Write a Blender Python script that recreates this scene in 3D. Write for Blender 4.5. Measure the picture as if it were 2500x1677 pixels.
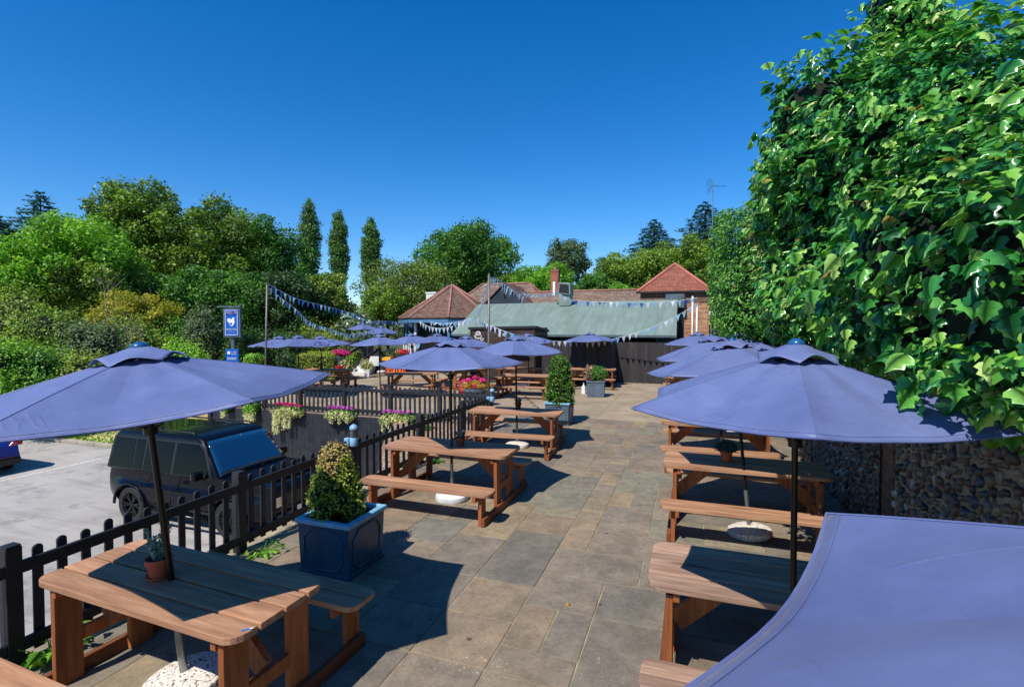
import bpy, bmesh, math, random
import numpy as np
from mathutils import Vector, Matrix
R = math.radians
PI = math.pi
C = bpy.context.scene.collection
for o in list(bpy.data.objects): bpy.data.objects.remove(o)
random.seed(7); rng = np.random.default_rng(11)

# ------------------------------------------------------------------ camera, sky, sun, exposure
scn = bpy.context.scene
cam = bpy.data.objects.new('camera', bpy.data.cameras.new('camera')); C.objects.link(cam)
cam.data.sensor_width = 36; cam.data.lens = 17.94; cam.data.clip_end = 2000; cam.data.clip_start = .05
cam.location = (0, 0, 2.44); cam.rotation_euler = (R(90) - .0338, 0, .34)
scn.camera = cam
SUN = Vector((-.20, -.72, 1)).normalized()
w = bpy.data.worlds.new('World'); scn.world = w; w.use_nodes = True
wn = w.node_tree.nodes; wl = w.node_tree.links; wn.clear()
sky = wn.new('ShaderNodeTexSky'); sky.sky_type = 'NISHITA'; sky.sun_disc = False
sky.sun_elevation = math.asin(SUN.z); sky.sun_rotation = math.atan2(SUN.x, SUN.y)
sky.air_density = 1.0; sky.dust_density = .15; sky.ozone_density = 4.0; sky.altitude = 300
hs = wn.new('ShaderNodeHueSaturation'); hs.inputs['Saturation'].default_value = 1.38
bg = wn.new('ShaderNodeBackground'); bg.inputs['Strength'].default_value = .122
wo = wn.new('ShaderNodeOutputWorld')
wl.new(sky.outputs[0], hs.inputs['Color']); tint = wn.new('ShaderNodeMix'); tint.data_type = 'RGBA'; tint.blend_type = 'MULTIPLY'; tint.inputs[0].default_value = 1; tint.inputs[7].default_value = (.80, .88, 1, 1)
wl.new(hs.outputs[0], tint.inputs[6]); wl.new(tint.outputs[2], bg.inputs[0]); wl.new(bg.outputs[0], wo.inputs[0])
sl = bpy.data.lights.new('sun', 'SUN'); sl.energy = 4.4; sl.angle = R(.5); sl.color = (1, .95, .87)
so = bpy.data.objects.new('sun', sl); C.objects.link(so)
so.rotation_euler = SUN.to_track_quat('Z', 'Y').to_euler()
scn.view_settings.view_transform = 'Standard'; scn.view_settings.look = 'None'
scn.view_settings.exposure = .42; scn.view_settings.gamma = 1
scn.render.engine = 'CYCLES'

# photo pixel (2500 wide) at a real distance in front of the camera -> world point
F_, P_, H_, T_ = 1246., .0338, 2.44, -.34
def _ray(px, py):
    X = (px - 1250) / F_; Z = -(py - 838.5) / F_
    return X, math.cos(P_) + Z * math.sin(P_), Z * math.cos(P_) - math.sin(P_)
def _w(x, y): return x * math.cos(T_) + y * math.sin(T_), -x * math.sin(T_) + y * math.cos(T_)
def at(px, py, d):
    a, b, c = _ray(px, py); k = d / b; x, y = _w(a * k, d); return Vector((x, y, H_ + c * k))
def onz(px, py, z=0):
    a, b, c = _ray(px, py); k = (z - H_) / c; x, y = _w(a * k, b * k); return Vector((x, y, z))

# ------------------------------------------------------------------ materials
def lin(c):
    if isinstance(c, str):
        c = [int(c[i:i + 2], 16) / 255 for i in (0, 2, 4)]
        c = [v / 12.92 if v <= .04045 else ((v + .055) / 1.055) ** 2.4 for v in c]
    return (c[0], c[1], c[2], 1)
class NT:
    def __init__(s, name):
        s.m = bpy.data.materials.new(name); s.m.use_nodes = True; s.t = s.m.node_tree; s.t.nodes.clear()
        s.out = s.n('ShaderNodeOutputMaterial'); s.b = s.n('ShaderNodeBsdfPrincipled'); s.l(s.b.outputs[0], s.out.inputs[0])
    def n(s, k, **kw):
        x = s.t.nodes.new(k)
        for a, v in kw.items():
            if hasattr(x, a): setattr(x, a, v)
            else: x.inputs[a].default_value = v
        return x
    def l(s, a, b): s.t.links.new(a, b)
    def coord(s, scale=(1, 1, 1), kind='Object', rot=(0, 0, 0)):
        tc = s.n('ShaderNodeTexCoord'); mp = s.n('ShaderNodeMapping'); mp.inputs['Scale'].default_value = scale
        mp.inputs['Rotation'].default_value = rot
        s.l(tc.outputs[kind], mp.inputs[0]); return mp.outputs[0]
    def noise(s, co, scale, detail=4, rough=.6):
        x = s.n('ShaderNodeTexNoise'); x.inputs['Scale'].default_value = scale; x.inputs['Detail'].default_value = detail
        x.inputs['Roughness'].default_value = rough; s.l(co, x.inputs['Vector']); return x.outputs['Fac']
    def ramp(s, fac, stops, interp='LINEAR'):
        x = s.n('ShaderNodeValToRGB'); x.color_ramp.interpolation = interp
        e = x.color_ramp.elements
        while len(e) < len(stops): e.new(.5)
        for i, (p, c) in enumerate(stops): e[i].position = p; e[i].color = lin(c)
        s.l(fac, x.inputs[0]); return x.outputs[0]
    def mix(s, fac, a, b, mode='MIX'):
        x = s.n('ShaderNodeMix'); x.data_type = 'RGBA'; x.blend_type = mode
        for v, i in ((fac, 0), (a, 6), (b, 7)):
            if isinstance(v, (int, float)): x.inputs[i].default_value = v
            elif isinstance(v, tuple): x.inputs[i].default_value = v
            else: s.l(v, x.inputs[i])
        return x.outputs[2]
    def bump(s, h, strength, dist=.01):
        x = s.n('ShaderNodeBump'); x.inputs['Strength'].default_value = strength; x.inputs['Distance'].default_value = dist
        s.l(h, x.inputs['Height']); s.l(x.outputs[0], s.b.inputs['Normal'])
    def attr(s, name='rnd'):
        x = s.n('ShaderNodeAttribute'); x.attribute_name = name; return x
def simple(name, col, rough=.6, metal=0, var=.12, vs=3, bump=0, bs=30, coat=0, spec=.5):
    t = NT(name); co = t.coord()
    f = t.noise(co, vs)
    c = lin(col); a = tuple(max(0, v * (1 - var * 2)) for v in c[:3]); b = tuple(min(1, v * (1 + var * 2)) for v in c[:3])
    t.l(t.ramp(f, [(.3, a), (.7, b)]), t.b.inputs['Base Color'])
    t.b.inputs['Roughness'].default_value = rough; t.b.inputs['Metallic'].default_value = metal
    t.b.inputs['Coat Weight'].default_value = coat; t.b.inputs['Coat Roughness'].default_value = .03
    t.b.inputs['Specular IOR Level'].default_value = spec
    if bump: t.bump(t.noise(co, bs), bump)
    return t.m
def leafmat(name, cols, rough=.45, trans=.3, spec=.4, tboost=1.6, gain=1.0):
    t = NT(name); a = t.attr(); g_ = {'oak_leaves': 1.75, 'deep_green_leaves': 1.75, 'light_green_leaves': 1.35, 'olive_leaves': 1.7, 'dark_leaves': 1.6, 'grey_green_leaves': 1.7, 'poplar_leaves': 1.6, 'golden_leaves': 1.2, 'blue_green_needles': 1.4, 'box_leaves': 1.5}.get(name, 1)
    cols = [tuple(v * g_ for v in lin(k)[:3]) for k in cols]
    n = len(cols); c = t.ramp(a.outputs['Fac'], [(i / (n - 1), k) for i, k in enumerate(cols)])
    t.l(c, t.b.inputs['Base Color']); t.b.inputs['Roughness'].default_value = rough; t.b.inputs['Specular IOR Level'].default_value = spec
    tr = t.n('ShaderNodeBsdfTranslucent'); tc = t.mix(1.0, c, (tboost, tboost, .5 * tboost, 1), 'MULTIPLY'); t.l(tc, tr.inputs[0])
    mx = t.n('ShaderNodeMixShader'); mx.inputs[0].default_value = trans
    t.l(t.b.outputs[0], mx.inputs[1]); t.l(tr.outputs[0], mx.inputs[2]); t.l(mx.outputs[0], t.out.inputs[0]); return t.m

def wood_mat(name, dark, mid, light, axis=0, rough=.6, scale=1):
    t = NT(name); sc = [14, 14, 14]; sc[axis] = 1.1
    co = t.coord(tuple(v * scale for v in sc)); a = t.attr()
    # each plank carries its own offset so the grain never runs across a gap
    ad = t.n('ShaderNodeVectorMath', operation='ADD'); cx = t.n('ShaderNodeCombineXYZ')
    ml = t.n('ShaderNodeMath', operation='MULTIPLY'); ml.inputs[1].default_value = 37
    t.l(a.outputs['Fac'], ml.inputs[0]); 
    for i in range(3): t.l(ml.outputs[0], cx.inputs[i])
    oi = t.n('ShaderNodeObjectInfo'); m2 = t.n('ShaderNodeMath', operation='MULTIPLY_ADD'); m2.inputs[1].default_value = 53
    t.l(oi.outputs['Random'], m2.inputs[0]); t.l(ml.outputs[0], m2.inputs[2]); t.l(m2.outputs[0], cx.inputs[0])
    t.l(co, ad.inputs[0]); t.l(cx.outputs[0], ad.inputs[1]); v = ad.outputs[0]
    g = t.noise(v, 1.6, 8, .7); k = t.noise(v, .35, 3, .5)
    c = t.ramp(g, [(.28, dark), (.5, mid), (.72, light)])
    kk = t.ramp(k, [(.35, (.8, .8, .8)), (.65, (1.1, 1.1, 1.1))])
    c = t.mix(1.0, c, kk, 'MULTIPLY')
    rr = t.ramp(a.outputs['Fac'], [(0, (.82, .82, .82)), (1, (1.15, 1.12, 1.1))]); c = t.mix(1.0, c, rr, 'MULTIPLY')
    # dark knots
    vo = t.n('ShaderNodeTexVoronoi'); vo.inputs['Scale'].default_value = .55; t.l(v, vo.inputs['Vector'])
    kn = t.ramp(vo.outputs['Distance'], [(.04, (.35, .25, .2)), (.13, (1, 1, 1))]); c = t.mix(.8, c, t.mix(1.0, c, kn, 'MULTIPLY'))
    t.l(c, t.b.inputs['Base Color']); t.b.inputs['Roughness'].default_value = rough; t.b.inputs['Specular IOR Level'].default_value = .3
    t.bump(g, .35, .004); return t.m

M = {}
M['wood_top'] = wood_mat('table_top_wood', '876046', 'a57b5d', 'bf9877', 0)
M['wood_leg'] = wood_mat('table_leg_wood', '74421f', '96572f', 'ad6f42', 2)
M['wood_run'] = wood_mat('table_runner_wood', '5d3520', '7e4a2c', '96603c', 1)
M['wood_old'] = wood_mat('weathered_table_wood', '775c4b', '9c7f6c', 'bfa38e', 0)
M['black_wood'] = simple('black_painted_wood', '1b1c20', .55, var=.25, vs=6, bump=.3, bs=60)
M['black_wood2'] = simple('black_painted_pickets', '24262c', .6, var=.25, vs=5, bump=.3, bs=60)

def fabric():
    t = NT('blue_parasol_fabric'); co = t.coord()
    n1 = t.noise(co, 2.2, 4, .6); n2 = t.noise(co, 160, 2)
    c = t.ramp(n1, [(.3, '58638f'), (.7, '6975a1')])
    oi = t.n('ShaderNodeObjectInfo'); c = t.mix(1.0, c, t.ramp(oi.outputs['Random'], [(0, (.9, .9, .92)), (1, (1.08, 1.08, 1.06))]), 'MULTIPLY')
    # faint fold light and shade put into the colour, and dust
    n3 = t.noise(t.coord((1, 1, 4)), 1.3, 5, .7); c = t.mix(.25, c, t.mix(1.0, c, t.ramp(n3, [(.42, (.75, .77, .85)), (.6, (1.25, 1.25, 1.2))]), 'MULTIPLY'))
    t.l(c, t.b.inputs['Base Color']); t.b.inputs['Roughness'].default_value = .5; t.b.inputs['Sheen Weight'].default_value = .08
    t.b.inputs['Specular IOR Level'].default_value = .35
    ad = t.n('ShaderNodeMath', operation='MULTIPLY_ADD'); ad.inputs[1].default_value = .06; t.l(n2, ad.inputs[0]); t.l(t.noise(co, 5, 3, .5), ad.inputs[2])
    cr = t.n('ShaderNodeTexNoise'); cr.inputs['Scale'].default_value = 2.3; cr.inputs['Detail'].default_value = 2; cr.inputs['Distortion'].default_value = 1.2; t.l(co, cr.inputs['Vector'])
    rg = t.ramp(cr.outputs['Fac'], [(.44, (0, 0, 0)), (.485, (.8, .8, .8)), (.5, (1, 1, 1)), (.515, (.2, .2, .2)), (.55, (0, 0, 0))]); mk = t.ramp(t.noise(co, 1.9, 2), [(.5, (0, 0, 0)), (.62, (1, 1, 1))]); rg = t.mix(1.0, rg, mk, 'MULTIPLY')
    a3 = t.n('ShaderNodeMath', operation='MULTIPLY_ADD'); a3.inputs[1].default_value = .30; t.l(rg, a3.inputs[0]); t.l(ad.outputs[0], a3.inputs[2])
    t.bump(a3.outputs[0], .5, .022)
    tr = t.n('ShaderNodeBsdfTranslucent'); t.l(c, tr.inputs[0]); mx = t.n('ShaderNodeMixShader'); mx.inputs[0].default_value = .10
    t.l(t.b.outputs[0], mx.inputs[1]); t.l(tr.outputs[0], mx.inputs[2]); t.l(mx.outputs[0], t.out.inputs[0]); return t.m
M['fabric'] = fabric()
M['pole'] = simple('dark_pole', '17130f', .3, .3, var=.1)
M['steel'] = simple('galvanised_steel', '9aa09c', .35, .85, var=.15, vs=12)
M['finial'] = simple('blue_plastic', '1d4f80', .3, var=.1)
def terrazzo():
    t = NT('terrazzo_base'); co = t.coord(); v = t.n('ShaderNodeTexVoronoi'); v.inputs['Scale'].default_value = 55; t.l(co, v.inputs['Vector'])
    c = t.ramp(v.outputs['Distance'], [(.30, 'e8e0d4'), (.5, 'cfc5b8')])
    n = t.noise(co, 70, 2); c = t.mix(t.ramp(n, [(.57, (0, 0, 0)), (.61, (1, 1, 1))]), c, lin('3a322d'))
    t.l(c, t.b.inputs['Base Color']); t.b.inputs['Roughness'].default_value = .8; t.bump(v.outputs['Distance'], .5, .004); return t.m
M['terrazzo'] = terrazzo()
M['white_concrete'] = simple('pale_concrete', 'c9ccce', .7, var=.1, vs=5)
M['terracotta'] = simple('terracotta', 'b0522f', .75, var=.18, vs=9)
M['terracotta_new'] = simple('bright_terracotta', 'c8622f', .6, var=.1, vs=9)
M['brown_pot'] = simple('brown_pot', '6b2f1e', .6, var=.15, vs=9)
M['soil'] = simple('soil', '3b2a1e', .95, var=.4, vs=40, bump=.8)
M['leaf_silver'] = leafmat('silver_leaves', ['4d6b66', '6d8b84', '9db3a8'], .6, .15)
M['leaf_dark'] = leafmat('dark_leaves', ['14260f', '27421a', '3c5c22'], .5, .25)
M['leaf_oak'] = leafmat('oak_leaves', ['263610', '3c5218', '5a7424', '7c9236'], .5, .3)
M['leaf_deep'] = leafmat('deep_green_leaves', ['1a3410', '2a4c18', '3d661f', '587f2a'], .5, .3)
M['leaf_light'] = leafmat('light_green_leaves', ['355b14', '4f7c1c', '6b9a28', '86ad3a'], .5, .35)
M['leaf_olive'] = leafmat('olive_leaves', ['2c3d14', '46591e', '64762c', '7f8c3a'], .55, .3)
M['leaf_gold'] = leafmat('golden_leaves', ['5c6418', '7f8420', '9c9428', 'a8963a'], .55, .3)
M['leaf_blue'] = leafmat('blue_green_needles', ['1c3a34', '2b504a', '3f6a63'], .6, .1)
M['leaf_grey'] = leafmat('grey_green_leaves', ['26361f', '3b4d2e', '566744'], .6, .2)
M['leaf_box'] = leafmat('box_leaves', ['2f4012', '556a1e', '7d8c2e', 'a3a23e'], .45, .3)
M['leaf_boxbrown'] = leafmat('scorched_box_leaves', ['6a5a26', '8f7c3a', 'b59f5e', 'c9b67a'], .6, .3)
M['leaf_boxbright'] = leafmat('bright_box_leaves', ['1f3c0e', '3a6416', '5b8c22', '93b844'], .4, .3)
M['leaf_poplar'] = leafmat('poplar_leaves', ['2c4420', '41602c', '5c7b3c'], .5, .25)
M['leaf_cream'] = leafmat('cream_variegated_leaves', ['6f7a36', 'a0a65a', 'c9c98a', 'e2dfb4'], .55, .25)
M['leaf_ivy'] = leafmat('ivy_leaves', ['1e5830', '3a8a3e', '68ae4a', '9acb5c', 'cfe488'], .26, .30, .65, 1.4)  # pale and dark ends put highlights and shade into the leaf colour
M['leaf_ivynew'] = leafmat('young_ivy_leaves', ['4a8a26', '6aa832', '97c84a'], .35, .3, .5, 1.6)
M['leaf_old'] = leafmat('withered_ivy_leaves', ['5a4420', '8a7a34', 'b0a04a', '7a5a2c'], .6, .2)
M['leaf_ivysmall'] = leafmat('small_ivy_leaves', ['3c7826', '589632', '78b040', '9cc658'], .38, .3, .6)
M['leaf_dry'] = leafmat('dry_orange_leaves', ['9a5a18', 'c07a22', 'd79a3a'], .6, .2)
M['petal_pink'] = leafmat('pink_petals', ['b01060', 'd92a7e', 'ec5aa0'], .6, .3, .3, 1.0)
M['petal_mauve'] = leafmat('mauve_petals', ['a02a9a', 'c04ab4', 'dc82cf'], .6, .3, .3, 1.0)
M['petal_red'] = leafmat('coral_petals', ['b8203a', 'dc3a4a', 'ee6a6a'], .6, .3, .3, 1.0)
M['petal_mix'] = leafmat('mixed_petals', ['c84a1a', 'd9a03a', '7d9a2a', 'c9c04a', 'c83a6a'], .6, .3, .3, 1.0)
M['bark'] = simple('bark', '2f261d', .9, var=.3, vs=6, bump=.8, bs=18)
M['bark_pale'] = simple('pale_bark', '8a7c68', .9, var=.25, vs=6, bump=.6, bs=18)
M['core'] = simple('foliage_shade', '0d1607', 1, var=.3, vs=3)  # near-black filler hulls stand in for the shade deep inside foliage
M['white'] = simple('white_paint', 'dcdcd6', .5, var=.05)
M['cordwhite'] = simple('white_cord', 'd8dde0', .6, var=.03)
M['flag_w'] = simple('white_flag', 'd6e0e6', .6, var=.03); M['flag_s'] = simple('sky_blue_flag', '84b8e4', .6, var=.04)
M['flag_b'] = simple('blue_flag', '2f68bc', .6, var=.04); M['flag_t'] = simple('pale_blue_flag', '8fc3da', .6, var=.04)
for k_ in ('flag_w', 'flag_s', 'flag_b', 'flag_t'):
    nt_ = M[k_].node_tree; pb = [n for n in nt_.nodes if n.type == 'BSDF_PRINCIPLED'][0]; tr_ = nt_.nodes.new('ShaderNodeBsdfTranslucent'); mx_ = nt_.nodes.new('ShaderNodeMixShader'); mx_.inputs[0].default_value = .45
    nt_.links.new(pb.inputs['Base Color'].links[0].from_socket, tr_.inputs[0]); nt_.links.new(pb.outputs[0], mx_.inputs[1]); nt_.links.new(tr_.outputs[0], mx_.inputs[2]); nt_.links.new(mx_.outputs[0], [n for n in nt_.nodes if n.type == 'OUTPUT_MATERIAL'][0].inputs[0])
M['greypole'] = simple('grey_metal_pole', '6a645e', .5, .3, var=.12, vs=9)
M['tarblack'] = simple('tyre_rubber', '1a1a1b', .75, var=.15, vs=20)
def paint(name, col):
    t = NT(name); t.b.inputs['Base Color'].default_value = lin(col); t.b.inputs['Roughness'].default_value = .3; t.b.inputs['IOR'].default_value = 1.15; t.b.inputs['Coat IOR'].default_value = 1.4
    t.b.inputs['Coat Weight'].default_value = .45; t.b.inputs['Coat Roughness'].default_value = .01
    co = t.coord(); t.bump(t.noise(co, 1.0, 2), .02, .02)
    return t.m
M['carblack'] = paint('black_car_paint', '090c14'); M['carblue'] = paint('blue_car_paint', '16368c')
def glass(name, col, rough=.03):
    t = NT(name); t.b.inputs['Base Color'].default_value = lin(col); t.b.inputs['Roughness'].default_value = rough
    t.b.inputs['IOR'].default_value = 1.22; t.b.inputs['Coat Roughness'].default_value = .02
    t.b.inputs['Roughness'].default_value = rough; co = t.coord(); t.bump(t.noise(co, .8, 2), .02, .02); return t.m
M['glass'] = glass('dark_tinted_glass', '04060a'); M['winglass'] = glass('building_glass', '0a0d12', .05)
def clear():
    t = NT('windscreen_glass'); t.b.inputs['Base Color'].default_value = lin('1d4f70'); t.b.inputs['Roughness'].default_value = .04  # blue metallic base puts the mirrored sky into the glass colour
    t.b.inputs['Coat Weight'].default_value = 1; t.b.inputs['Specular IOR Level'].default_value = 1.0; t.b.inputs['Metallic'].default_value = .6; return t.m
M['screen'] = clear()
M['plastic'] = simple('black_plastic', '0e0e10', .5, var=.1)
M['alloy'] = simple('black_alloy', '1c1d20', .25, .6, var=.1)
M['chrome'] = simple('chrome', 'c8ccd0', .12, 1, var=.02)
M['redlight'] = simple('red_tail_lamp', 'b0101a', .15, var=.1, coat=1)
M['plate'] = simple('yellow_plate', 'e0a020', .4, var=.05)
M['navy'] = simple('navy_glaze', '1c4468', .22, var=.3, vs=4, bump=.15, bs=9, coat=.6)
def lead(name, a, b, rough):
    t = NT(name); co = t.coord((1, 1, .6)); c = t.ramp(t.noise(co, 4, 6, .65), [(.3, a), (.7, b)])
    t.l(c, t.b.inputs['Base Color']); t.b.inputs['Roughness'].default_value = rough; t.bump(t.noise(co, 14), .2, .01); return t.m
M['planter_blue'] = lead('worn_blue_planter', '123a50', '27586f', .35)
M['planter_rim'] = lead('chalky_blue_rim', '4f90ae', '9cc4d2', .5)
M['planter_grey'] = lead('slate_grey_planter', '46535f', '5f6f7c', .45)
M['lamp_blue'] = simple('pale_blue_enamel', '7fa9c4', .4, var=.08, vs=8)
M['lamp_glass'] = simple('lantern_glass', '5a6468', .15, var=.2, vs=20)

# ------------------------------------------------------------------ mesh helpers
class MB:
    def __init__(s): s.v = []; s.f = []; s.r = []
    def add(s, vs, fs, rnd=None):
        b = len(s.v); s.v += [tuple(v) for v in vs]; s.f += [tuple(i + b for i in f) for f in fs]
        q = random.random() if rnd is None else rnd; s.r += [q] * len(vs); return s
    def box(s, c, d, rz=0, rnd=None, m=None):
        x, y, z = (k / 2 for k in d)
        vs = [Vector((i * x, j * y, k * z)) for i in (-1, 1) for j in (-1, 1) for k in (-1, 1)]
        rot = Matrix.Rotation(rz, 3, 'Z') if m is None else m
        vs = [rot @ v + Vector(c) for v in vs]
        return s.add(vs, [(0, 1, 3, 2), (4, 6, 7, 5), (0, 4, 5, 1), (2, 3, 7, 6), (0, 2, 6, 4), (1, 5, 7, 3)], rnd)
    def beam(s, a, b, w, h, up=(0, 0, 1), rnd=None):
        a, b = Vector(a), Vector(b); d = (b - a); L = d.length; y = d.normalized(); x = y.cross(Vector(up)).normalized(); z = x.cross(y)
        m = Matrix((x, y, z)).transposed(); return s.box((a + b) / 2, (w, L, h), rnd=rnd, m=m)
    def prism(s, poly, z0, z1, fn=None, rnd=None):
        n = len(poly); vs = [(p[0], p[1], z0) for p in poly] + [(p[0], p[1], z1) for p in poly]
        if fn: vs = [fn(v) for v in vs]
        return s.add(vs, [tuple(range(n))[::-1], tuple(range(n, 2 * n))] + [(i, (i + 1) % n, n + (i + 1) % n, n + i) for i in range(n)], rnd)
    def tube(s, pts, rad, n=10, cap=True, rnd=None):
        pts = [Vector(p) for p in pts]; rad = rad if hasattr(rad, '__len__') else [rad] * len(pts)
        vs = []; px = None
        for i, p in enumerate(pts):
            d = (pts[min(i + 1, len(pts) - 1)] - pts[max(i - 1, 0)]).normalized()
            if px is None: px = d.orthogonal().normalized()
            px = (px - d * px.dot(d)); px = px.normalized() if px.length > 1e-6 else d.orthogonal().normalized()
            py = d.cross(px)
            for k in range(n): a = 2 * PI * k / n; vs.append(p + (px * math.cos(a) + py * math.sin(a)) * rad[i])
        fs = [(i * n + k, i * n + (k + 1) % n, (i + 1) * n + (k + 1) % n, (i + 1) * n + k) for i in range(len(pts) - 1) for k in range(n)]
        if cap: fs += [tuple(range(n))[::-1], tuple(range((len(pts) - 1) * n, len(pts) * n))]
        return s.add(vs, fs, rnd)
    def lathe(s, prof, n=24, c=(0, 0, 0), rnd=None, cap=True):
        vs = [(c[0] + r * math.cos(2 * PI * k / n), c[1] + r * math.sin(2 * PI * k / n), c[2] + z) for r, z in prof for k in range(n)]
        fs = [(i * n + k, i * n + (k + 1) % n, (i + 1) * n + (k + 1) % n, (i + 1) * n + k) for i in range(len(prof) - 1) for k in range(n)]
        if cap: fs += [tuple(range(n))[::-1], tuple(range((len(prof) - 1) * n, len(prof) * n))]
        return s.add(vs, fs, rnd)
    def build(s, name, mat, parent=None, bevel=0, smooth=False, seg=2, loc=None):
        me = bpy.data.meshes.new(name); me.from_pydata(s.v, [], s.f)
        a = me.attributes.new('rnd', 'FLOAT', 'POINT'); a.data.foreach_set('value', s.r)
        me.materials.append(M[mat] if isinstance(mat, str) else mat)
        bm = bmesh.new(); bm.from_mesh(me); bmesh.ops.recalc_face_normals(bm, faces=bm.faces); bm.to_mesh(me); bm.free()
        me.update()
        o = bpy.data.objects.new(name, me); C.objects.link(o); o.parent = parent
        if loc: o.location = loc
        if smooth:
            for p in me.polygons: p.use_smooth = True
        if bevel:
            b = o.modifiers.new('b', 'BEVEL'); b.width = bevel; b.segments = seg; b.limit_method = 'ANGLE'; b.angle_limit = R(40)
            if smooth: b.harden_normals = False
        return o
def smooth_angle(o, ang=40):
    for p in o.data.polygons: p.use_smooth = True
    try: o.data.set_sharp_from_angle(angle=R(ang))
    except Exception: pass
    return o
def thing(name, label, cat, loc=(0, 0, 0), rz=0, group=None):
    o = bpy.data.objects.new(name, None); C.objects.link(o); o.location = loc; o.rotation_euler = (0, 0, rz)
    o.empty_display_size = .2; return tag(o, label, cat, group)
def tag(o, label, cat, group=None, kind=None):
    if label: o['label'] = label
    if cat: o['category'] = cat
    if group: o['group'] = group
    if kind: o['kind'] = kind
    return o
def struct(o): o['kind'] = 'structure'; return o
def kids(o): return [c for c in C.objects if c.parent == o]
def dup(o, label=None, group=None, loc=None, rz=None, parent=None):
    c = o.copy(); C.objects.link(c)
    if parent is not None: c.parent = parent
    if label: c['label'] = label
    if group: c['group'] = group
    if loc is not None: c.location = loc
    if rz is not None: c.rotation_euler = (0, 0, rz)
    for k in kids(o): dup(k, parent=c)
    return c

# many small faces (leaves, petals) as one mesh, vectorised
LEAF_Q = (np.array([[-.5, 0, 0], [.5, 0, 0], [.5, 1, 0], [-.5, 1, 0]]) * [.8, 1, 1], [(0, 1, 2, 3)])
LEAF_D = (np.array([[0, 0, 0], [.36, .42, -.06], [0, 1, .02], [-.36, .42, -.06]]), [(0, 1, 2), (0, 2, 3)])
def _ivy():
    half = [(0, -.02, 0), (.13, .02, .02), (.50, .10, -.06), (.34, .30, -.03), (.46, .52, -.10), (.20, .62, -.03), (0, 1.0, -.10)]
    v = [(0, -.02, .0), (0, .32, .07), (0, .66, .04), (0, 1.0, -.10)]
    rr = [(.14, -.10, .0), (.40, -.02, -.07), (.52, .16, -.12), (.36, .34, -.04), (.42, .50, -.12), (.20, .66, -.04)]
    vs = v + rr + [(-x, y, z) for x, y, z in rr]
    f = []
    for b in (4, 10):
        f += [(0, b, b + 1), (0, b + 1, 1), (b + 1, b + 2, 1), (b + 2, b + 3, 1), (b + 3, b + 4, 2, 1), (b + 4, b + 5, 2), (b + 5, 3, 2)]
    return np.array(vs), f
LEAF_I = _ivy()
def leafmesh(name, mat, P, N, U, S, tpl=LEAF_Q, rnd=None, parent=None, smooth=False):
    """P points, N normals, U tip directions, S sizes"""
    T, F = tpl; n = len(P); k = len(T)
    N = N / np.linalg.norm(N, axis=1, keepdims=True)
    U = U - (U * N).sum(1, keepdims=True) * N; U = U / (np.linalg.norm(U, axis=1, keepdims=True) + 1e-9); X = np.cross(U, N)
    V = P[:, None, :] + S[:, None, None] * (T[None, :, 0:1] * X[:, None, :] + T[None, :, 1:2] * U[:, None, :] + T[None, :, 2:3] * N[:, None, :])
    V = V.reshape(-1, 3)
    fl = [len(f) for f in F]; loops = np.concatenate([np.array(f) for f in F]); L = len(loops)
    allloops = (np.arange(n)[:, None] * k + loops[None, :]).reshape(-1)
    tot = np.tile(fl, n); start = np.concatenate([[0], np.cumsum(tot)[:-1]])
    me = bpy.data.meshes.new(name); me.vertices.add(len(V)); me.vertices.foreach_set('co', V.ravel())
    me.loops.add(len(allloops)); me.loops.foreach_set('vertex_index', allloops.astype(np.int32))
    me.polygons.add(len(tot)); me.polygons.foreach_set('loop_start', start.astype(np.int32)); me.polygons.foreach_set('loop_total', tot.astype(np.int32))
    if smooth: me.polygons.foreach_set('use_smooth', np.ones(len(tot), bool))
    me.update(calc_edges=True)
    if rnd is None: rnd = rng.random(n)
    a = me.attributes.new('rnd', 'FLOAT', 'POINT'); a.data.foreach_set('value', np.repeat(rnd, k).astype(np.float32))
    me.materials.append(M[mat] if isinstance(mat, str) else mat); o = bpy.data.objects.new(name, me); C.objects.link(o); o.parent = parent; return o
def rdir(n):
    v = rng.normal(size=(n, 3)); return v / np.linalg.norm(v, axis=1, keepdims=True)
def blobs(bl, n, fill=.35):
    """points through a set of ellipsoid clumps (x,y,z,rx,ry,rz), outward normals, more towards the skin"""
    bl = np.array(bl, float); wts = (bl[:, 3] * bl[:, 4] + bl[:, 5] * bl[:, 3]); wts /= wts.sum()
    i = rng.choice(len(bl), n, p=wts); d = rdir(n); r = 1 - fill * rng.random(n) ** 1.5
    r = r * (1 + .10 * np.sin(d[:, 0] * 7 + i) * np.sin(d[:, 1] * 6 + i * 2) + .05 * rng.normal(size=n))
    P = bl[i, :3] + d * bl[i, 3:] * r[:, None]; return P, d, i

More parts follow.
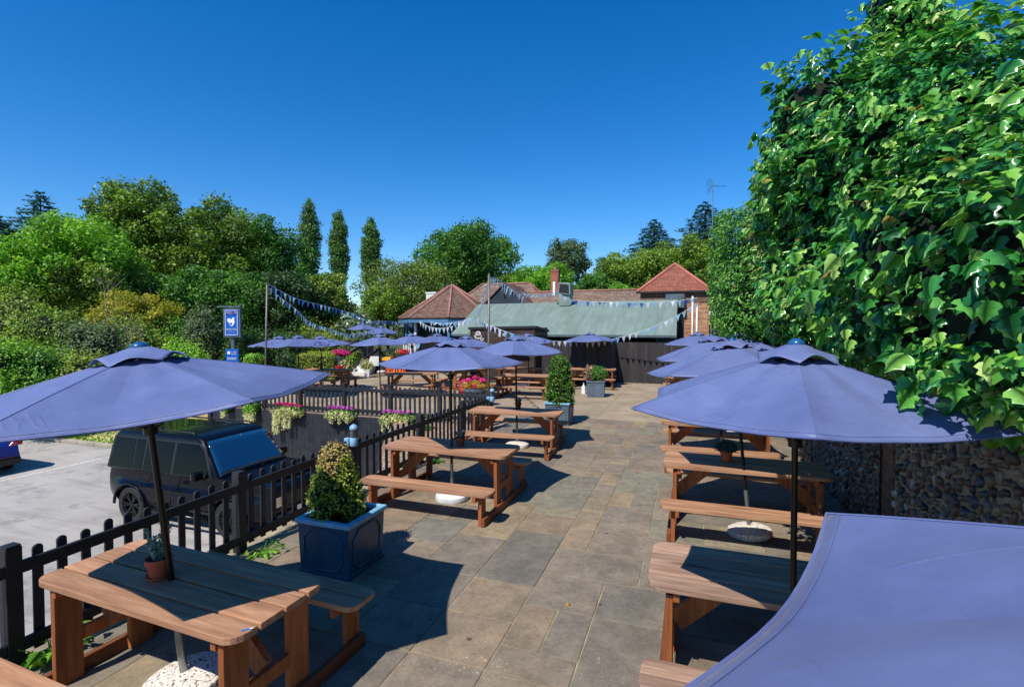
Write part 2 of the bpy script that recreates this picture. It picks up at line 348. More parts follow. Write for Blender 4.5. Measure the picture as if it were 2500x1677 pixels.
# ------------------------------------------------------------------ ground: terrace, beds, car park, verge
CP = -1.74
m = MB(); m.add([(-4.95, -8, -.0075), (12, -8, -.0075), (12, 24, -.0075), (-15.9, 24, -.0075), (-15.9, 11.72, -.0075), (-4.95, 11.72, -.0075)], [(0, 1, 2, 3, 4, 5)])
def mortar():
    t = NT('mortar_joints'); co = t.coord(); c = t.ramp(t.noise(co, 5, 6), [(.3, '6b6250'), (.7, 'a89a7c')])
    t.l(c, t.b.inputs['Base Color']); t.b.inputs['Roughness'].default_value = .95; t.bump(t.noise(co, 60), .5, .005); return t.m
M['mortar'] = mortar()
struct(m.build('terrace_bed', 'mortar'))
def slabmat():
    t = NT('sandstone_slab'); a = t.attr(); co = t.coord()
    c = t.ramp(a.outputs['Fac'], [(0, '74716a'), (.16, '827b70'), (.32, '857868'), (.5, '8d806f'), (.66, '877d71'), (.8, '7f7f72'), (.92, '958770'), (1, '7a7974')])
    # each slab gets its own cloudy figure
    ml = t.n('ShaderNodeMath', operation='MULTIPLY'); ml.inputs[1].default_value = 91; t.l(a.outputs['Fac'], ml.inputs[0])
    cx = t.n('ShaderNodeCombineXYZ'); t.l(ml.outputs[0], cx.inputs[2]); ad = t.n('ShaderNodeVectorMath', operation='ADD'); t.l(co, ad.inputs[0]); t.l(cx.outputs[0], ad.inputs[1]); v = ad.outputs[0]
    n1 = t.noise(v, 1.7, 6, .65); n2 = t.noise(v, 7, 8, .7); n3 = t.noise(v, 70, 3, .6)
    c = t.mix(1.0, c, t.ramp(n1, [(.3, (.70, .72, .71)), (.5, (.98, .98, .98)), (.72, (1.28, 1.21, 1.12))]), 'MULTIPLY')
    c = t.mix(1.0, c, t.ramp(n2, [(.3, (.78, .78, .78)), (.7, (1.18, 1.18, 1.18))]), 'MULTIPLY')
    c = t.mix(1.0, c, t.ramp(n3, [(.3, (.88, .88, .88)), (.7, (1.1, 1.1, 1.1))]), 'MULTIPLY')
    vo = t.n('ShaderNodeTexVoronoi'); vo.inputs['Scale'].default_value = 22; t.l(co, vo.inputs['Vector'])
    spot = t.ramp(vo.outputs['Distance'], [(.12, (1, 1, 1)), (.2, (0, 0, 0))]); msk = t.ramp(t.noise(co, 1.1, 3), [(.56, (0, 0, 0)), (.66, (1, 1, 1))])
    c = t.mix(t.mix(1.0, spot, msk, 'MULTIPLY'), c, lin('b9b4a4'))
    v2 = t.n('ShaderNodeTexVoronoi'); v2.inputs['Scale'].default_value = 2.1; t.l(co, v2.inputs['Vector'])
    c = t.mix(t.ramp(v2.outputs['Distance'], [(.035, (.75, .75, .75)), (.06, (0, 0, 0))]), c, lin('3a3733'))
    # lichen-grey blotches and wandering dark veins
    v3 = t.noise(v, 3.1, 8, .75); c = t.mix(t.ramp(v3, [(.475, (0, 0, 0)), (.5, (.55, .55, .55)), (.525, (0, 0, 0))]), c, t.mix(1.0, c, (.62, .6, .58, 1), 'MULTIPLY'))
    c = t.mix(1.0, c, (.92, .87, .81, 1), 'MULTIPLY')
    t.l(c, t.b.inputs['Base Color']); t.b.inputs['Roughness'].default_value = .78; t.b.inputs['Specular IOR Level'].default_value = .3
    mm = t.n('ShaderNodeMath', operation='MULTIPLY_ADD'); mm.inputs[1].default_value = .3; t.l(n3, mm.inputs[0]); t.l(n2, mm.inputs[2]); t.bump(mm.outputs[0], .45, .012); return t.m
M['slab'] = slabmat()
m = MB(); u = .305; X0, X1, Y0, Y1 = -4.42, 2.0, -1.6, 13.4; nx, ny = int((X1 - X0) / u), int((Y1 - Y0) / u); occ = [[0] * ny for _ in range(nx)]
rs = random.Random(5)
for j in range(ny):
    for i in range(nx):
        if occ[i][j]: continue
        opts = [(2, 2), (3, 2), (2, 3), (2, 2), (3, 2), (1, 2), (2, 1), (3, 3), (2, 4)]; rs.shuffle(opts)
        for a, b in opts + [(1, 1)]:
            if i + a <= nx and j + b <= ny and not any(occ[i + p][j + q] for p in range(a) for q in range(b)):
                for p in range(a):
                    for q in range(b): occ[i + p][j + q] = 1
                x, y = X0 + i * u, Y0 + j * u; g = .006; e = rs.uniform(-.002, .003)
                jt = lambda: rs.uniform(-.003, .003)
                ps = [(x + g + jt(), y + g + jt()), (x + a * u - g + jt(), y + g + jt()), (x + a * u - g + jt(), y + b * u - g + jt()), (x + g + jt(), y + b * u - g + jt())]
                m.prism(ps, -.028, e, rnd=rs.random()); break
struct(m.build('paving', 'slab', bevel=.004, seg=1))
def concrete(name, a, b, sc=1):
    t = NT(name); co = t.coord(); c = t.ramp(t.noise(co, .9 * sc, 7, .65), [(.3, a), (.7, b)])
    c = t.mix(1.0, c, t.ramp(t.noise(co, 30, 5), [(.3, (.85, .85, .85)), (.7, (1.12, 1.12, 1.12))]), 'MULTIPLY')
    t.l(c, t.b.inputs['Base Color']); t.b.inputs['Roughness'].default_value = .85; t.bump(t.noise(co, 90, 4), .4, .006); return t.m
M['patio'] = concrete('buff_patio_concrete', '7f6f58', 'a3927a')
m = MB(); u2 = 2.4
for a in range(-7, 3):
    for b in range(0, 4):
        x, y = a * u2, 13.4 + b * u2
        if x > 2: continue
        m.prism([(x + .004, y + .004), (x + u2 - .004, y + .004), (x + u2 - .004, y + u2 - .004), (x + .004, y + u2 - .004)], -.028, 0)
for a in range(-7, -1):
    x = a * u2; y0 = 11.85; x1 = min(x + u2, -4.42)
    if x < -4.5: m.prism([(x + .004, y0), (x1 - .004, y0), (x1 - .004, 13.396), (x + .004, 13.396)], -.028, 0)
struct(m.build('patio', 'patio'))
def stoneground(name, cs, sc, bump=1):
    t = NT(name); co = t.coord(); v = t.n('ShaderNodeTexVoronoi'); v.inputs['Scale'].default_value = sc; t.l(co, v.inputs['Vector'])
    bw = t.n('ShaderNodeRGBToBW'); t.l(v.outputs['Color'], bw.inputs[0])
    c = t.ramp(bw.outputs[0], [(i / (len(cs) - 1), k) for i, k in enumerate(cs)])
    c = t.mix(1.0, c, t.ramp(v.outputs['Distance'], [(.2, (1.1, 1.1, 1.1)), (.75, (.35, .3, .28))]), 'MULTIPLY')
    t.l(c, t.b.inputs['Base Color']); t.b.inputs['Roughness'].default_value = .9; t.bump(v.outputs['Distance'], -bump, .03); return t.m
M['gravel'] = stoneground('pebble_gravel', ['8a6a4c', 'b39a7c', '9a6d50', 'c7b8a2', '7d7468', 'b98e6c'], 26)
M['dryearth'] = concrete('dry_sandy_earth', '8f7850', 'c8b084', 3)
m = MB()  # bed strip behind the low fence, falling to the car park
ed = [(-4.95, -6), (-4.95, 7.2), (-5.6, 8.4), (-6.6, 10), (-7.4, 11.66)]
i0 = [(-4.43, -6), (-4.43, 7.2), (-4.43, 8.4), (-4.43, 10), (-4.43, 11.66)]
vs = []
for k in range(5):
    jit = .03 * math.sin(k * 2.1)
    vs += [(i0[k][0], i0[k][1], -.004), (ed[k][0], ed[k][1], -.05), (ed[k][0] - .12, ed[k][1], -.35), (ed[k][0] - .2, ed[k][1], CP)]
m.add(vs, [(4 * k + a, 4 * k + 4 + a, 4 * k + 5 + a, 4 * k + 1 + a) for k in range(4) for a in range(3)])
be = struct(m.build('earth_bed', 'dryearth')); be.data.materials.append(M['gravel'])
for p in be.data.polygons:
    if p.center.y > 7.2: p.material_index = 1
def tarmac():
    t = NT('weathered_tarmac'); co = t.coord(); c = t.ramp(t.noise(co, .35, 6, .6), [(.3, '918c86'), (.7, 'aba69f')])
    st = t.noise(t.coord((.25, 2.2, 1), rot=(0, 0, .25)), 1.2, 6, .7); c = t.mix(.7, c, t.mix(1.0, c, t.ramp(st, [(.36, (.72, .71, .7)), (.5, (1, 1, 1))]), 'MULTIPLY'))
    c = t.mix(1.0, c, t.ramp(t.noise(co, 120, 3), [(.3, (.85, .85, .85)), (.7, (1.15, 1.15, 1.15))]), 'MULTIPLY')
    c = t.mix(1.0, c, t.ramp(t.noise(co, 1.3, 5, .7), [(.36, (.70, .70, .71)), (.46, (1, 1, 1)), (.64, (1, 1, 1)), (.7, (1.1, 1.09, 1.07))]), 'MULTIPLY')
    t.l(c, t.b.inputs['Base Color']); t.b.inputs['Roughness'].default_value = .85; t.bump(t.noise(co, 160), .4, .005); return t.m
M['tarmac'] = tarmac()
m = MB(); m.add([(-60, -40, CP), (-4.9, -40, CP), (-4.9, 11.75, CP), (-60, 11.75, CP)], [(0, 1, 2, 3)])
struct(m.build('car_park', 'tarmac'))
def gmat(name, a, b, c_, k=(.42, .52, .62)):
    t = NT(name); co = t.coord(); f = t.noise(co, .7, 8, .7)
    c = t.ramp(f, [(k[0], a), (k[1], b), (k[2], c_)])
    c = t.mix(1.0, c, t.ramp(t.noise(co, 40, 4), [(.3, (.6, .6, .6)), (.7, (1.35, 1.35, 1.35))]), 'MULTIPLY')
    t.l(c, t.b.inputs['Base Color']); t.b.inputs['Roughness'].default_value = 1; t.bump(t.noise(co, 60, 5), .8, .04); return t.m
M['verge'] = gmat('parched_lawn', '5a6a2a', 'a3935c', 'c9b584', (.34, .42, .52))
M['ground'] = gmat('rough_ground', '2c3c14', '4a5222', '7a6a3a')
m = MB(); m.add([(-600, 24, -.06), (600, 24, -.06), (600, 900, 4), (-600, 900, 4)], [(0, 1, 2, 3)])
m.add([(-600, -600, CP - .02), (-15.9, -600, CP - .02), (-15.9, 11.8, CP - .02), (-600, 11.8, CP - .02)], [(0, 1, 2, 3)])
m.add([(2, -600, -.06), (600, -600, -.06), (600, 24, -.06), (2, 24, -.06)], [(0, 1, 2, 3)])
struct(m.build('ground', 'ground'))
m = MB(); g = []
xs = [-80, -50, -36, -28, -22, -19, -15.9]; ys = [11.95, 13.2, 15, 18, 21, 24.0]
zf = [0, .18, .5, 1.1, 1.5, 1.68]
for x in xs:
    for k, y in enumerate(ys): g.append((x, y, CP + .10 + zf[k] * (1 if x > -30 else .8) - .02 * (k % 2)))
m.add(g, [(i * 6 + k, (i + 1) * 6 + k, (i + 1) * 6 + k + 1, i * 6 + k + 1) for i in range(6) for k in range(5)])
struct(smooth_angle(m.build('grass_verge', 'verge')))
M['kerb'] = concrete('kerb_concrete', '8d8578', 'a79f90', 2)
m = MB()
for k in range(70):
    x = -15.95 - k * .915
    if k == 8: continue
    m.box((x - .455, 11.86, CP + .05), (.905, .17, .14))
struct(m.build('kerb', 'kerb', bevel=.02))
m = MB(); m.box((-17.55, 3.6, CP + .004), (.09, 15.9, .004)); m.box((-12.75, -4, CP + .004), (.09, 9, .004)); struct(m.build('parking_line', simple('worn_white_line', 'c9c6bc', .8, var=.15, vs=9)))
# tufts along the verge edge (uncountable)
n = 2600; x = -15.9 - rng.random(n) ** 1.3 * 26; y = 11.97 + rng.random(n) ** 2 * .9
z = CP + .10 + np.interp(y, ys, zf)
U_ = rdir(n) * .5 + [0, 0, 1]
tag(leafmesh('grass_tufts', 'leaf_light', np.c_[x, y, z], rdir(n) * [1, 1, .1], U_, (.04 + .07 * rng.random(n)), LEAF_D), 'dry grass growing along the kerb of the car park verge', 'grass', kind='stuff')

# ------------------------------------------------------------------ fences
def picket_fence(name, label, posts, z0, rail_side, pitch, base=None):
    t = thing(name, label, 'fence', (*posts[0], z0))
    O = Vector((*posts[0], z0))
    npk = 0
    for k, p in enumerate(posts):
        mb = MB(); q = Vector((*p, z0)) - O; q += Vector((0, 0, 0)); b = -.03 if base is None else base
        mb.box((q.x, q.y, .43 + b / 2), (.10, .10, .86 - b)); mb.box((q.x, q.y, .868), (.094, .094, .012))
        po = mb.build('post', 'black_wood', t, bevel=.006)
        po.rotation_euler = (0, 0, 0)
        if k == len(posts) - 1: break
        r = Vector((*posts[k + 1], z0)) - O; d = (r - q); L = d.length; d.normalize(); nrm = Vector((-d.y, d.x, 0)) * rail_side; ang = math.atan2(d.y, d.x)
        for hz in (.70, .13):
            mb = MB(); mb.box((q + r) / 2 + Vector((0, 0, hz)) + nrm * .030, (L - .10, .036, .09), ang); mb.build('rail', 'black_wood', t, bevel=.006)
        cnt = round(L / pitch); 
        for i in range(1, cnt):
            jit = rs.uniform(-.008, .008); c = q + d * (L * i / cnt) + nrm * -.0; h = .815 + rs.uniform(-.012, .012); wd = .068
            prof = [(-wd / 2, .035), (wd / 2, .035)] + [(wd / 2 * math.cos(a), h - .03 + .03 * math.sin(a)) for a in [0, .45, .9, 1.35, 1.8, 2.25, 2.7, PI]]
            mb = MB(); le = rs.uniform(-.01, .01)
            f = lambda v: c + d * (v[0] + le * v[1]) + Vector((0, 0, v[1])) - nrm * (v[2])
            mb.prism([(x_, z_) for x_, z_ in prof], 0.002, .02, fn=f); mb.build('picket', 'black_wood2', t, bevel=.003, seg=1); npk += 1
    return t
picket_fence('picket_fence', 'low black picket fence running beside the path, near table end to the bunting pole', [(-4.62, .2), (-4.60, 2.2), (-4.61, 4.17), (-4.60, 6.12), (-4.58, 8.0), (-4.57, 9.75), (-4.50, 11.2)], 0, -1, .165)
FL = [(-4.66, 11.62), (-6.1, 11.68), (-7.6, 11.74), (-9.1, 11.76), (-10.6, 11.74), (-12.1, 11.68), (-13.9, 11.6)]
picket_fence('picket_fence', 'black picket fence on top of the dark retaining wall behind the parked four wheel drive', FL, 0, 1, .145, base=CP)
# retaining wall of dark boards below it
t = thing('retaining_wall', 'dark boarded retaining wall under the far picket fence, hung with flower troughs', 'wall', (-9, 11.7, CP))
mb = MB(); x = -14.05
while x < -4.66:
    wdt = .148; mb.box((x + wdt / 2, 11.63 + rs.uniform(-.002, .002), CP + .86), (wdt - .004, .03, 1.72), rnd=rs.random()); x += wdt
o = mb.build('boarding', 'black_wood2'); o.parent = t; o.location = (9, -11.7, -CP)
mb = MB(); mb.box((-9.35, 11.70, -.02), (9.4, .10, .028)); o = mb.build('coping', simple('pebbled_coping', '8a7360', .9, var=.3, vs=25, bump=.6)); o.parent = t; o.location = (9, -11.7, -CP)
mb = MB(); mb.box((-14.07, 16, CP + .8), (.06, 8.6, 1.72)); o = mb.build('side_boarding', 'black_wood2'); o.parent = t; o.location = (9, -11.7, -CP)
mb = MB(); mb.box((-4.88, 3.5, CP + .80), (.05, 19, 1.5)); tag(mb.build('retaining_wall', 'kerb'), 'concrete retaining wall below the picket fence beside the car park', 'wall')

def stockade(name, label, x0, x1, y, h, depth=None):
    t = thing(name, label, 'fence', (x0, y, 0)); mb = MB(); x = 0
    while x < x1 - x0 - .01:
        wd = min(.135, x1 - x0 - x); mb.box((x + wd / 2, rs.uniform(-.004, .004), h / 2 + rs.uniform(-.012, .006)), (wd - .003, .02, h), rnd=rs.random()); x += wd
    mb.build('boarding', M['stain'], t)
    mb = MB(); mb.box(((x1 - x0) / 2, .035, h * .8), (x1 - x0, .04, .09)); mb.box(((x1 - x0) / 2, .035, .3), (x1 - x0, .04, .09)); mb.build('rail', M['stain'], t)
    if depth:
        mb = MB(); yy = 0
        while yy < depth: mb.box((x1 - x0 + .012, yy + .07, h / 2), (.02, .132, h), rnd=rs.random()); yy += .135
        mb.build('return_panel', M['stain'], t)
    return t
def stain():
    t = NT('dark_stained_boards'); a = t.attr(); co = t.coord((9, 9, .7)); c = t.ramp(t.noise(co, 1.4, 7, .7), [(.3, '1d1a1c'), (.55, '2e2a2b'), (.78, '4f4844')])
    c = t.mix(1.0, c, t.ramp(a.outputs['Fac'], [(0, (.65, .65, .65)), (1, (1.35, 1.3, 1.28))]), 'MULTIPLY')
    t.l(c, t.b.inputs['Base Color']); t.b.inputs['Roughness'].default_value = .75; return t.m
M['stain'] = stain()
stockade('board_fence', 'tall dark vertical board fence behind the far picnic table, stepped forward', -6.15, -3.15, 21.0, 1.78, 1.4)
stockade('board_fence', 'tall dark vertical board fence across the end of the path', -3.15, 3.2, 22.4, 1.75)

# ------------------------------------------------------------------ picnic tables
def rounded(x0, x1, y0, y1, rc, corners):
    """outline, corners = set of 'll','lr','ur','ul' rounded"""
    P = []
    for k, (cx, cy, a0) in {'ll': (x0, y0, 180), 'lr': (x1, y0, 270), 'ur': (x1, y1, 0), 'ul': (x0, y1, 90)}.items():
        if k in corners:
            ox = cx + rc * (1 if k in ('ll', 'ul') else -1); oy = cy + rc * (1 if k in ('ll', 'lr') else -1)
            P += [(ox + rc * math.cos(R(a0 + q * 18)), oy + rc * math.sin(R(a0 + q * 18))) for q in range(6)]
        else: P.append((cx, cy))
    return P
def make_table(top='wood_top'):
    t = thing('picnic_table', '', 'picnic table'); HL = .93; w_ = .166; g = .019
    mb = MB(); y = -.358
    for k in range(4):
        cs = {'ll', 'lr'} if k == 0 else {'ur', 'ul'} if k == 3 else set()
        mb.prism(rounded(-HL + rs.uniform(0, .004), HL - rs.uniform(0, .004), y, y + w_, .105, cs), .707, .75, rnd=(.2, .8, .45, .95)[k]); y += w_ + g
    mb.build('tabletop', top, t, bevel=.005)
    for s in (-1, 1):
        mb = MB(); y = -.92 if s < 0 else .61
        for k in range(2):
            cs = {'ll', 'lr'} if k == 0 else {'ur', 'ul'}
            mb.prism(rounded(-HL, HL, y, y + .150, .085, cs), .380, .42, rnd=rs.random()); y += .158
        be_ = mb.build('bench', top, t, bevel=.005)
        for e in (-1, 1):
            ux = e * .785
            mb = MB(); mb.box((ux, s * .765, .19), (.045, .145, .380)); mb.build('leg', 'wood_leg', t, bevel=.004)
            mb = MB(); mb.box((ux - e * .045, s * .765, .345), (.042, .30, .068)); mb.build('bench_bearer', 'wood_leg', be_, bevel=.004)
    for e in (-1, 1):
        ux = e * .785
        for s in (-1, 1):
            mb = MB(); mb.box((ux, s * .235, .338), (.045, .165, .676)); mb.build('leg', 'wood_leg', t, bevel=.004)
        mb = MB(); mb.box((ux - e * .045, 0, .672), (.042, .66, .068)); mb.build('top_bearer', 'wood_leg', t, bevel=.004)
        mb = MB(); mb.box((ux + e * .0455, 0, .052), (.045, 1.70, .10)); mb.build('runner', 'wood_run', t, bevel=.004)
        mb = MB(); mb.beam((ux - e * .03, 0, .34), (ux - e * .42, 0, .70), .14, .045, up=(0, 1, 0)); mb.build('brace', 'wood_leg', t, bevel=.004)
        mb = MB(); mb.box((ux - e * .0, 0, .30), (.04, .30, .09)); mb.build('leg_rail', 'wood_leg', t, bevel=.004)
    return t
T0 = make_table(); GT = 'timber picnic tables set out on the terrace'
tabs = [  # x, y, rot, label, material tone
 (-3.22, 2.42, -.039, 'picnic table with potted silver plant and blue sticker, nearest the low fence on the left'),
 (-3.20, 6.49, -.002, 'picnic table with round white umbrella base, between the blue planter and the second lantern'),
 (-3.33, 9.66, .06, 'picnic table in front of the tall leafy cone planter'),
 (.66, 3.77, 0, 'worn picnic table with knotty pale top beneath the near right parasol'),
 (.60, 6.82, 0, 'picnic table holding the bright terracotta pot of blue-green stems beside the flint wall'),
 (.42, 9.65, .02, 'third picnic table along the flint wall, with a plain brown pot'),
 (.45, 12.6, .03, 'fourth picnic table along the flint wall, mostly hidden under parasols'),
 (-.02, 18.1, .03, 'picnic table near the end fence, only its left end showing past the parasols'),
 (-3.75, 20.2, .12, 'picnic table behind the square grey planter with the round bush'),
 (-6.6, 19.6, .16, 'picnic table against the dark fence under the serving hatch shelf'),
 (-5.45, 16.9, .06, 'picnic table behind the tall leafy cone, with white boxes on its bench'),
 (-9.55, 16.15, .30, 'picnic table beyond the picket fence, between the flower tub and the steps'),
 (-13.5, 16.4, .12, 'picnic table with a dark bottle and red pot, by the clipped hedge'),
 (-3.45, -.55, 0, 'picnic table at the lower left corner, just one edge in view'),
 (1.15, .55, 0, 'picnic table hidden beneath the nearest parasol'),
]
for i, (x, y, a, lb) in enumerate(tabs):
    if i in (13, 14): continue
    if i == 0: T0.location = (x, y, 0); T0.rotation_euler = (0, 0, a); T0['label'] = lb; T0['group'] = GT; o = T0
    else: o = dup(T0, lb, GT, (x, y, 0), a)
    if i == 3:
        for k in kids(o):
            if k.name.startswith(('tabletop', 'bench')) and not k.name.startswith('bench_b'):
                k.data = k.data.copy(); k.data.materials.clear(); k.data.materials.append(M['wood_old'])
# long dark bench table turned end-on by the tub
o = dup(T0, 'picnic table turned end on beside the hut, behind the pink flower tub', GT, (-8.2, 18.4, 0), 1.35)

# ------------------------------------------------------------------ parasols
def make_parasol():
    t = thing('parasol', '', 'parasol'); RR = 1.05; RIM = 1.95; TOP = 2.235
    mb = MB(); mb.lathe([(.235, 0), (.245, .03), (.235, .07), (.17, .10), (.04, .115)], 28); base = mb.build('base', 'terrazzo', t); smooth_angle(base)
    mb = MB(); mb.tube([(0, 0, .09), (0, 0, .52)], .024, 12); smooth_angle(mb.build('lower_tube', 'steel', t))
    mb = MB(); mb.tube([(0, 0, .50), (0, 0, 2.22)], .019, 12); mb.tube([(0, 0, 1.72), (0, 0, 1.80)], .04, 12); smooth_angle(mb.build('pole', 'pole', t))
    def ribz(s): return TOP - (TOP - RIM) * (.86 * s + .14 * s * s)
    def surf(k, s, q):  # k panel, s 0..1 out, q 0..1 across
        a0, a1 = R(60 * k), R(60 * k + 60); r = RR * s
        p0 = Vector((r * math.cos(a0), r * math.sin(a0), ribz(s))); p1 = Vector((r * math.cos(a1), r * math.sin(a1), ribz(s)))
        p = p0.lerp(p1, q); b = 4 * q * (1 - q)
        sc = 1 - .05 * b * s ** 3; p.x *= sc; p.y *= sc
        p.z += -.040 * b * s + .022 * math.sin(4.2 * q * PI + k * 2.3) * b * s * (1 - .93 * s ** 3) + .006 * math.sin(9 * s + 3 * q + k) * b
        return p
    NS, NQ = 16, 14; mb = MB(); vs = []; fs = []
    for k in range(6):
        b = len(vs)
        for i in range(NS + 1):
            for j in range(NQ + 1): vs.append(surf(k, .13 + .87 * i / NS, j / NQ))
        fs += [(b + i * (NQ + 1) + j, b + (i + 1) * (NQ + 1) + j, b + (i + 1) * (NQ + 1) + j + 1, b + i * (NQ + 1) + j + 1) for i in range(NS) for j in range(NQ)]
    mb.add(vs, fs, .5)
    can = mb.build('canopy', 'fabric', t)
    bm = bmesh.new(); bm.from_mesh(can.data); bmesh.ops.remove_doubles(bm, verts=bm.verts, dist=.0008); bmesh.ops.recalc_face_normals(bm, faces=bm.faces); bm.to_mesh(can.data); bm.free()
    smooth_angle(can, 9)
    so_ = can.modifiers.new('s', 'SOLIDIFY'); so_.thickness = .003; so_.offset = 0
    mb = MB()   # seams and hem
    for k in range(6): mb.tube([surf(k, .14 + .86 * i / 10, 0) + Vector((0, 0, .002)) for i in range(11)], .0035, 5)
    hem = [surf(k, 1, j / 12) for k in range(6) for j in range(12)]; mb.tube(hem + [hem[0]], .0055, 5)
    hem2 = [surf(k, .965, j / 12) + Vector((0, 0, .003)) for k in range(6) for j in range(12)]; mb.tube(hem2 + [hem2[0]], .0016, 4)
    smooth_angle(mb.build('piping', 'fabric', can))
    # vent cap with wavy loose edge
    vs = []; NR = 8; NA = 72
    for i in range(NR + 1):
        s = i / NR; 
        for j in range(NA):
            a = 2 * PI * j / NA; ph = (j % 12) / 12; bb = math.sin(PI * ph)  # 0 at ribs
            hexr = math.cos(PI / 6) / math.cos(((a + PI / 6) % (PI / 3)) - PI / 6) if False else math.cos(PI / 6) / math.cos((a % (PI / 3)) - PI / 6)
            rr_ = (.03 + .215 * s) * (hexr if s > .3 else 1)
            z = TOP + .052 - .075 * s - .012 * s * s + (.028 * bb * s ** 2) + .006 * math.sin(2 * PI * ph) * s ** 2 - .012 * (1 - bb) * s ** 3 + .007 * math.sin(3 * a + 1) * s
            vs.append((rr_ * math.cos(a), rr_ * math.sin(a), z))
    fs = [(i * NA + j, i * NA + (j + 1) % NA, (i + 1) * NA + (j + 1) % NA, (i + 1) * NA + j) for i in range(NR) for j in range(NA)]
    mb = MB(); mb.add(vs, fs, .5); vent = mb.build('vent', 'fabric', can); smooth_angle(vent, 50); so2 = vent.modifiers.new('s', 'SOLIDIFY'); so2.thickness = .003
    mb = MB(); mb.lathe([(.046, 0), (.049, .010), (.042, .024), (.024, .036), (.005, .041)], 18, (0, 0, TOP + .040)); smooth_angle(mb.build('finial', 'finial', t), 50)
    for k in range(6):
        a = R(60 * k); mb = MB(); q = [Vector((RR * s * math.cos(a), RR * s * math.sin(a), ribz(s) - .014)) for s in (.04, .3, .6, .985)]; mb.tube(q, .007, 6)
        rb = mb.build('rib', 'pole', t)
        mb = MB(); mb.tube([(.035 * math.cos(a), .035 * math.sin(a), 1.76), (RR * .5 * math.cos(a), RR * .5 * math.sin(a), ribz(.5) - .02)], .006, 6); mb.build('strut', 'pole', rb)
    return t
PR = make_parasol(); GP = 'blue hexagonal parasols on the terrace'
def parasol(x, y, lb, rot=0, sc=1, lean=(0, 0), z=0, base='terrazzo', first=False, hgt=1):
    o = PR if first else dup(PR)
    o['label'] = lb; o['group'] = GP; o.location = (x, y, z)
    o.rotation_euler = Matrix.Rotation(lean[0], 4, 'X').to_euler()
    m4 = Matrix.Rotation(lean[1], 4, 'Y') @ Matrix.Rotation(lean[0], 4, 'X') @ Matrix.Rotation(rot, 4, 'Z'); o.rotation_euler = m4.to_euler(); o.scale = (sc, sc, hgt)
    if base != 'terrazzo':
        for k in kids(o):
            if k.name.startswith('base'): k.data = k.data.copy(); k.data.materials.clear(); k.data.materials.append(M[base])
    return o
# lean = (about X, about Y)
parasol(-3.21, 2.45, 'large blue parasol with a leaning pole over the table nearest the low fence', R(-11), 1.10, (R(3.6), R(-4.0)), first=True, hgt=1.015)
parasol(-3.18, 6.45, 'blue parasol with a round dome finial over the table on the white disc base', R(19), .97, (0, R(-.5)), base='white_concrete', hgt=.985)
parasol(-3.32, 9.70, 'blue parasol left of the tall leafy cone, over the third table on the left', R(-14), 1.0, (0, R(-1)), hgt=.985)
parasol(.56, 3.22, 'blue parasol partly covered by hanging ivy leaves on the right', R(25), .90, (0, R(-.3)), hgt=1.025)
parasol(.66, 6.50, 'leaning blue parasol over the table with the bright terracotta pot', R(-12), 1.0, (R(-2), R(-5.5)), hgt=1.0)
parasol(.55, 9.55, 'leaning blue parasol third along the flint wall', R(-20), 1.0, (0, R(-6)), hgt=1.0)
parasol(.25, 16.7, 'farthest blue parasol by the brick tower, behind the row along the wall', R(-19), 1.0, (0, R(-3)), hgt=.985)
parasol(.98, 12.4, 'blue parasol hidden behind the row, just left of the small leaved ivy', R(10), 1.0, (0, 0), hgt=1.0)
parasol(.93, .65, 'nearest blue parasol filling the lower right corner', R(4.5), 1.0, (0, 0), hgt=1.0)
far = [(682, 823, 18.0, 'blue parasol beside the left bunting pole, in front of the clipped hedge'), (731, 821, 17.2, 'blue parasol overlapping the one beside the left bunting pole'),
 (789, 822, 19.2, 'small far blue parasol right of the hedge, behind its neighbour'), (928, 818.5, 17.0, 'blue parasol in front of the white steps with the black handrails'),
 (1009, 816, 20.0, 'blue parasol in front of the blue fascia veranda, right of the steps'), (1069, 816, 21.0, 'blue parasol before the dark veranda windows'),
 (1142, 822, 16.8, 'blue parasol in front of the dark hut with the white lettering'), (1293, 816, 19.5, 'blue parasol by the right corner of the dark hut'), (1443, 813.5, 20.6, 'blue parasol against the stepped forward dark board fence')]
for i, (px, py, d, lb) in enumerate(far):
    p = at(px, py, d); parasol(p.x, p.y, lb, R(-19 + (i * 23) % 37 - 10), 1.0 + .03 * (i % 3), (R((i * 7) % 5 - 2), R((i * 5) % 5 - 2)), z=p.z - 2.26, hgt=1.0)
for px, py, d, lb in ((885, 789, 27, 'pale blue parasol up on the raised deck, left of its neighbour'), (930, 797, 25, 'pale blue parasol up on the raised deck, next to the white rail')):
    p = at(px, py, d); parasol(p.x, p.y, lb, R(8), .85, z=p.z - 2.26)

# ------------------------------------------------------------------ flint wall
XW = 1.95
t = thing('flint_wall', 'flint cobble wall with a brick pier under the ivy, along the right side', 'wall', (XW, 6, 0))
M['flintmortar'] = concrete('flint_wall_mortar', '7a6650', 'a48e74', 4)
def flint():
    t_ = NT('flint_cobbles'); a = t_.attr(); c = t_.ramp(a.outputs['Fac'], [(0, '2d2c2e'), (.18, '4a4440'), (.34, '6b5644'), (.5, '6a625a'), (.62, '3a4756'), (.76, '6a4630'), (.92, '84796a'), (1, 'b5ab9c')], 'LINEAR')
    co = t_.coord(); c = t_.mix(1.0, c, t_.ramp(t_.noise(co, 16, 5), [(.3, (.6, .6, .6)), (.7, (1.3, 1.3, 1.3))]), 'MULTIPLY')
    t_.l(c, t_.b.inputs['Base Color']); t_.b.inputs['Roughness'].default_value = .42; t_.bump(t_.noise(co, 30), .3, .01); return t_.m
M['flint'] = flint()
mb = MB(); mb.box((.20, 1.5, 1.2), (.4, 23, 2.4)); mb.build('mortar', 'flintmortar', t)
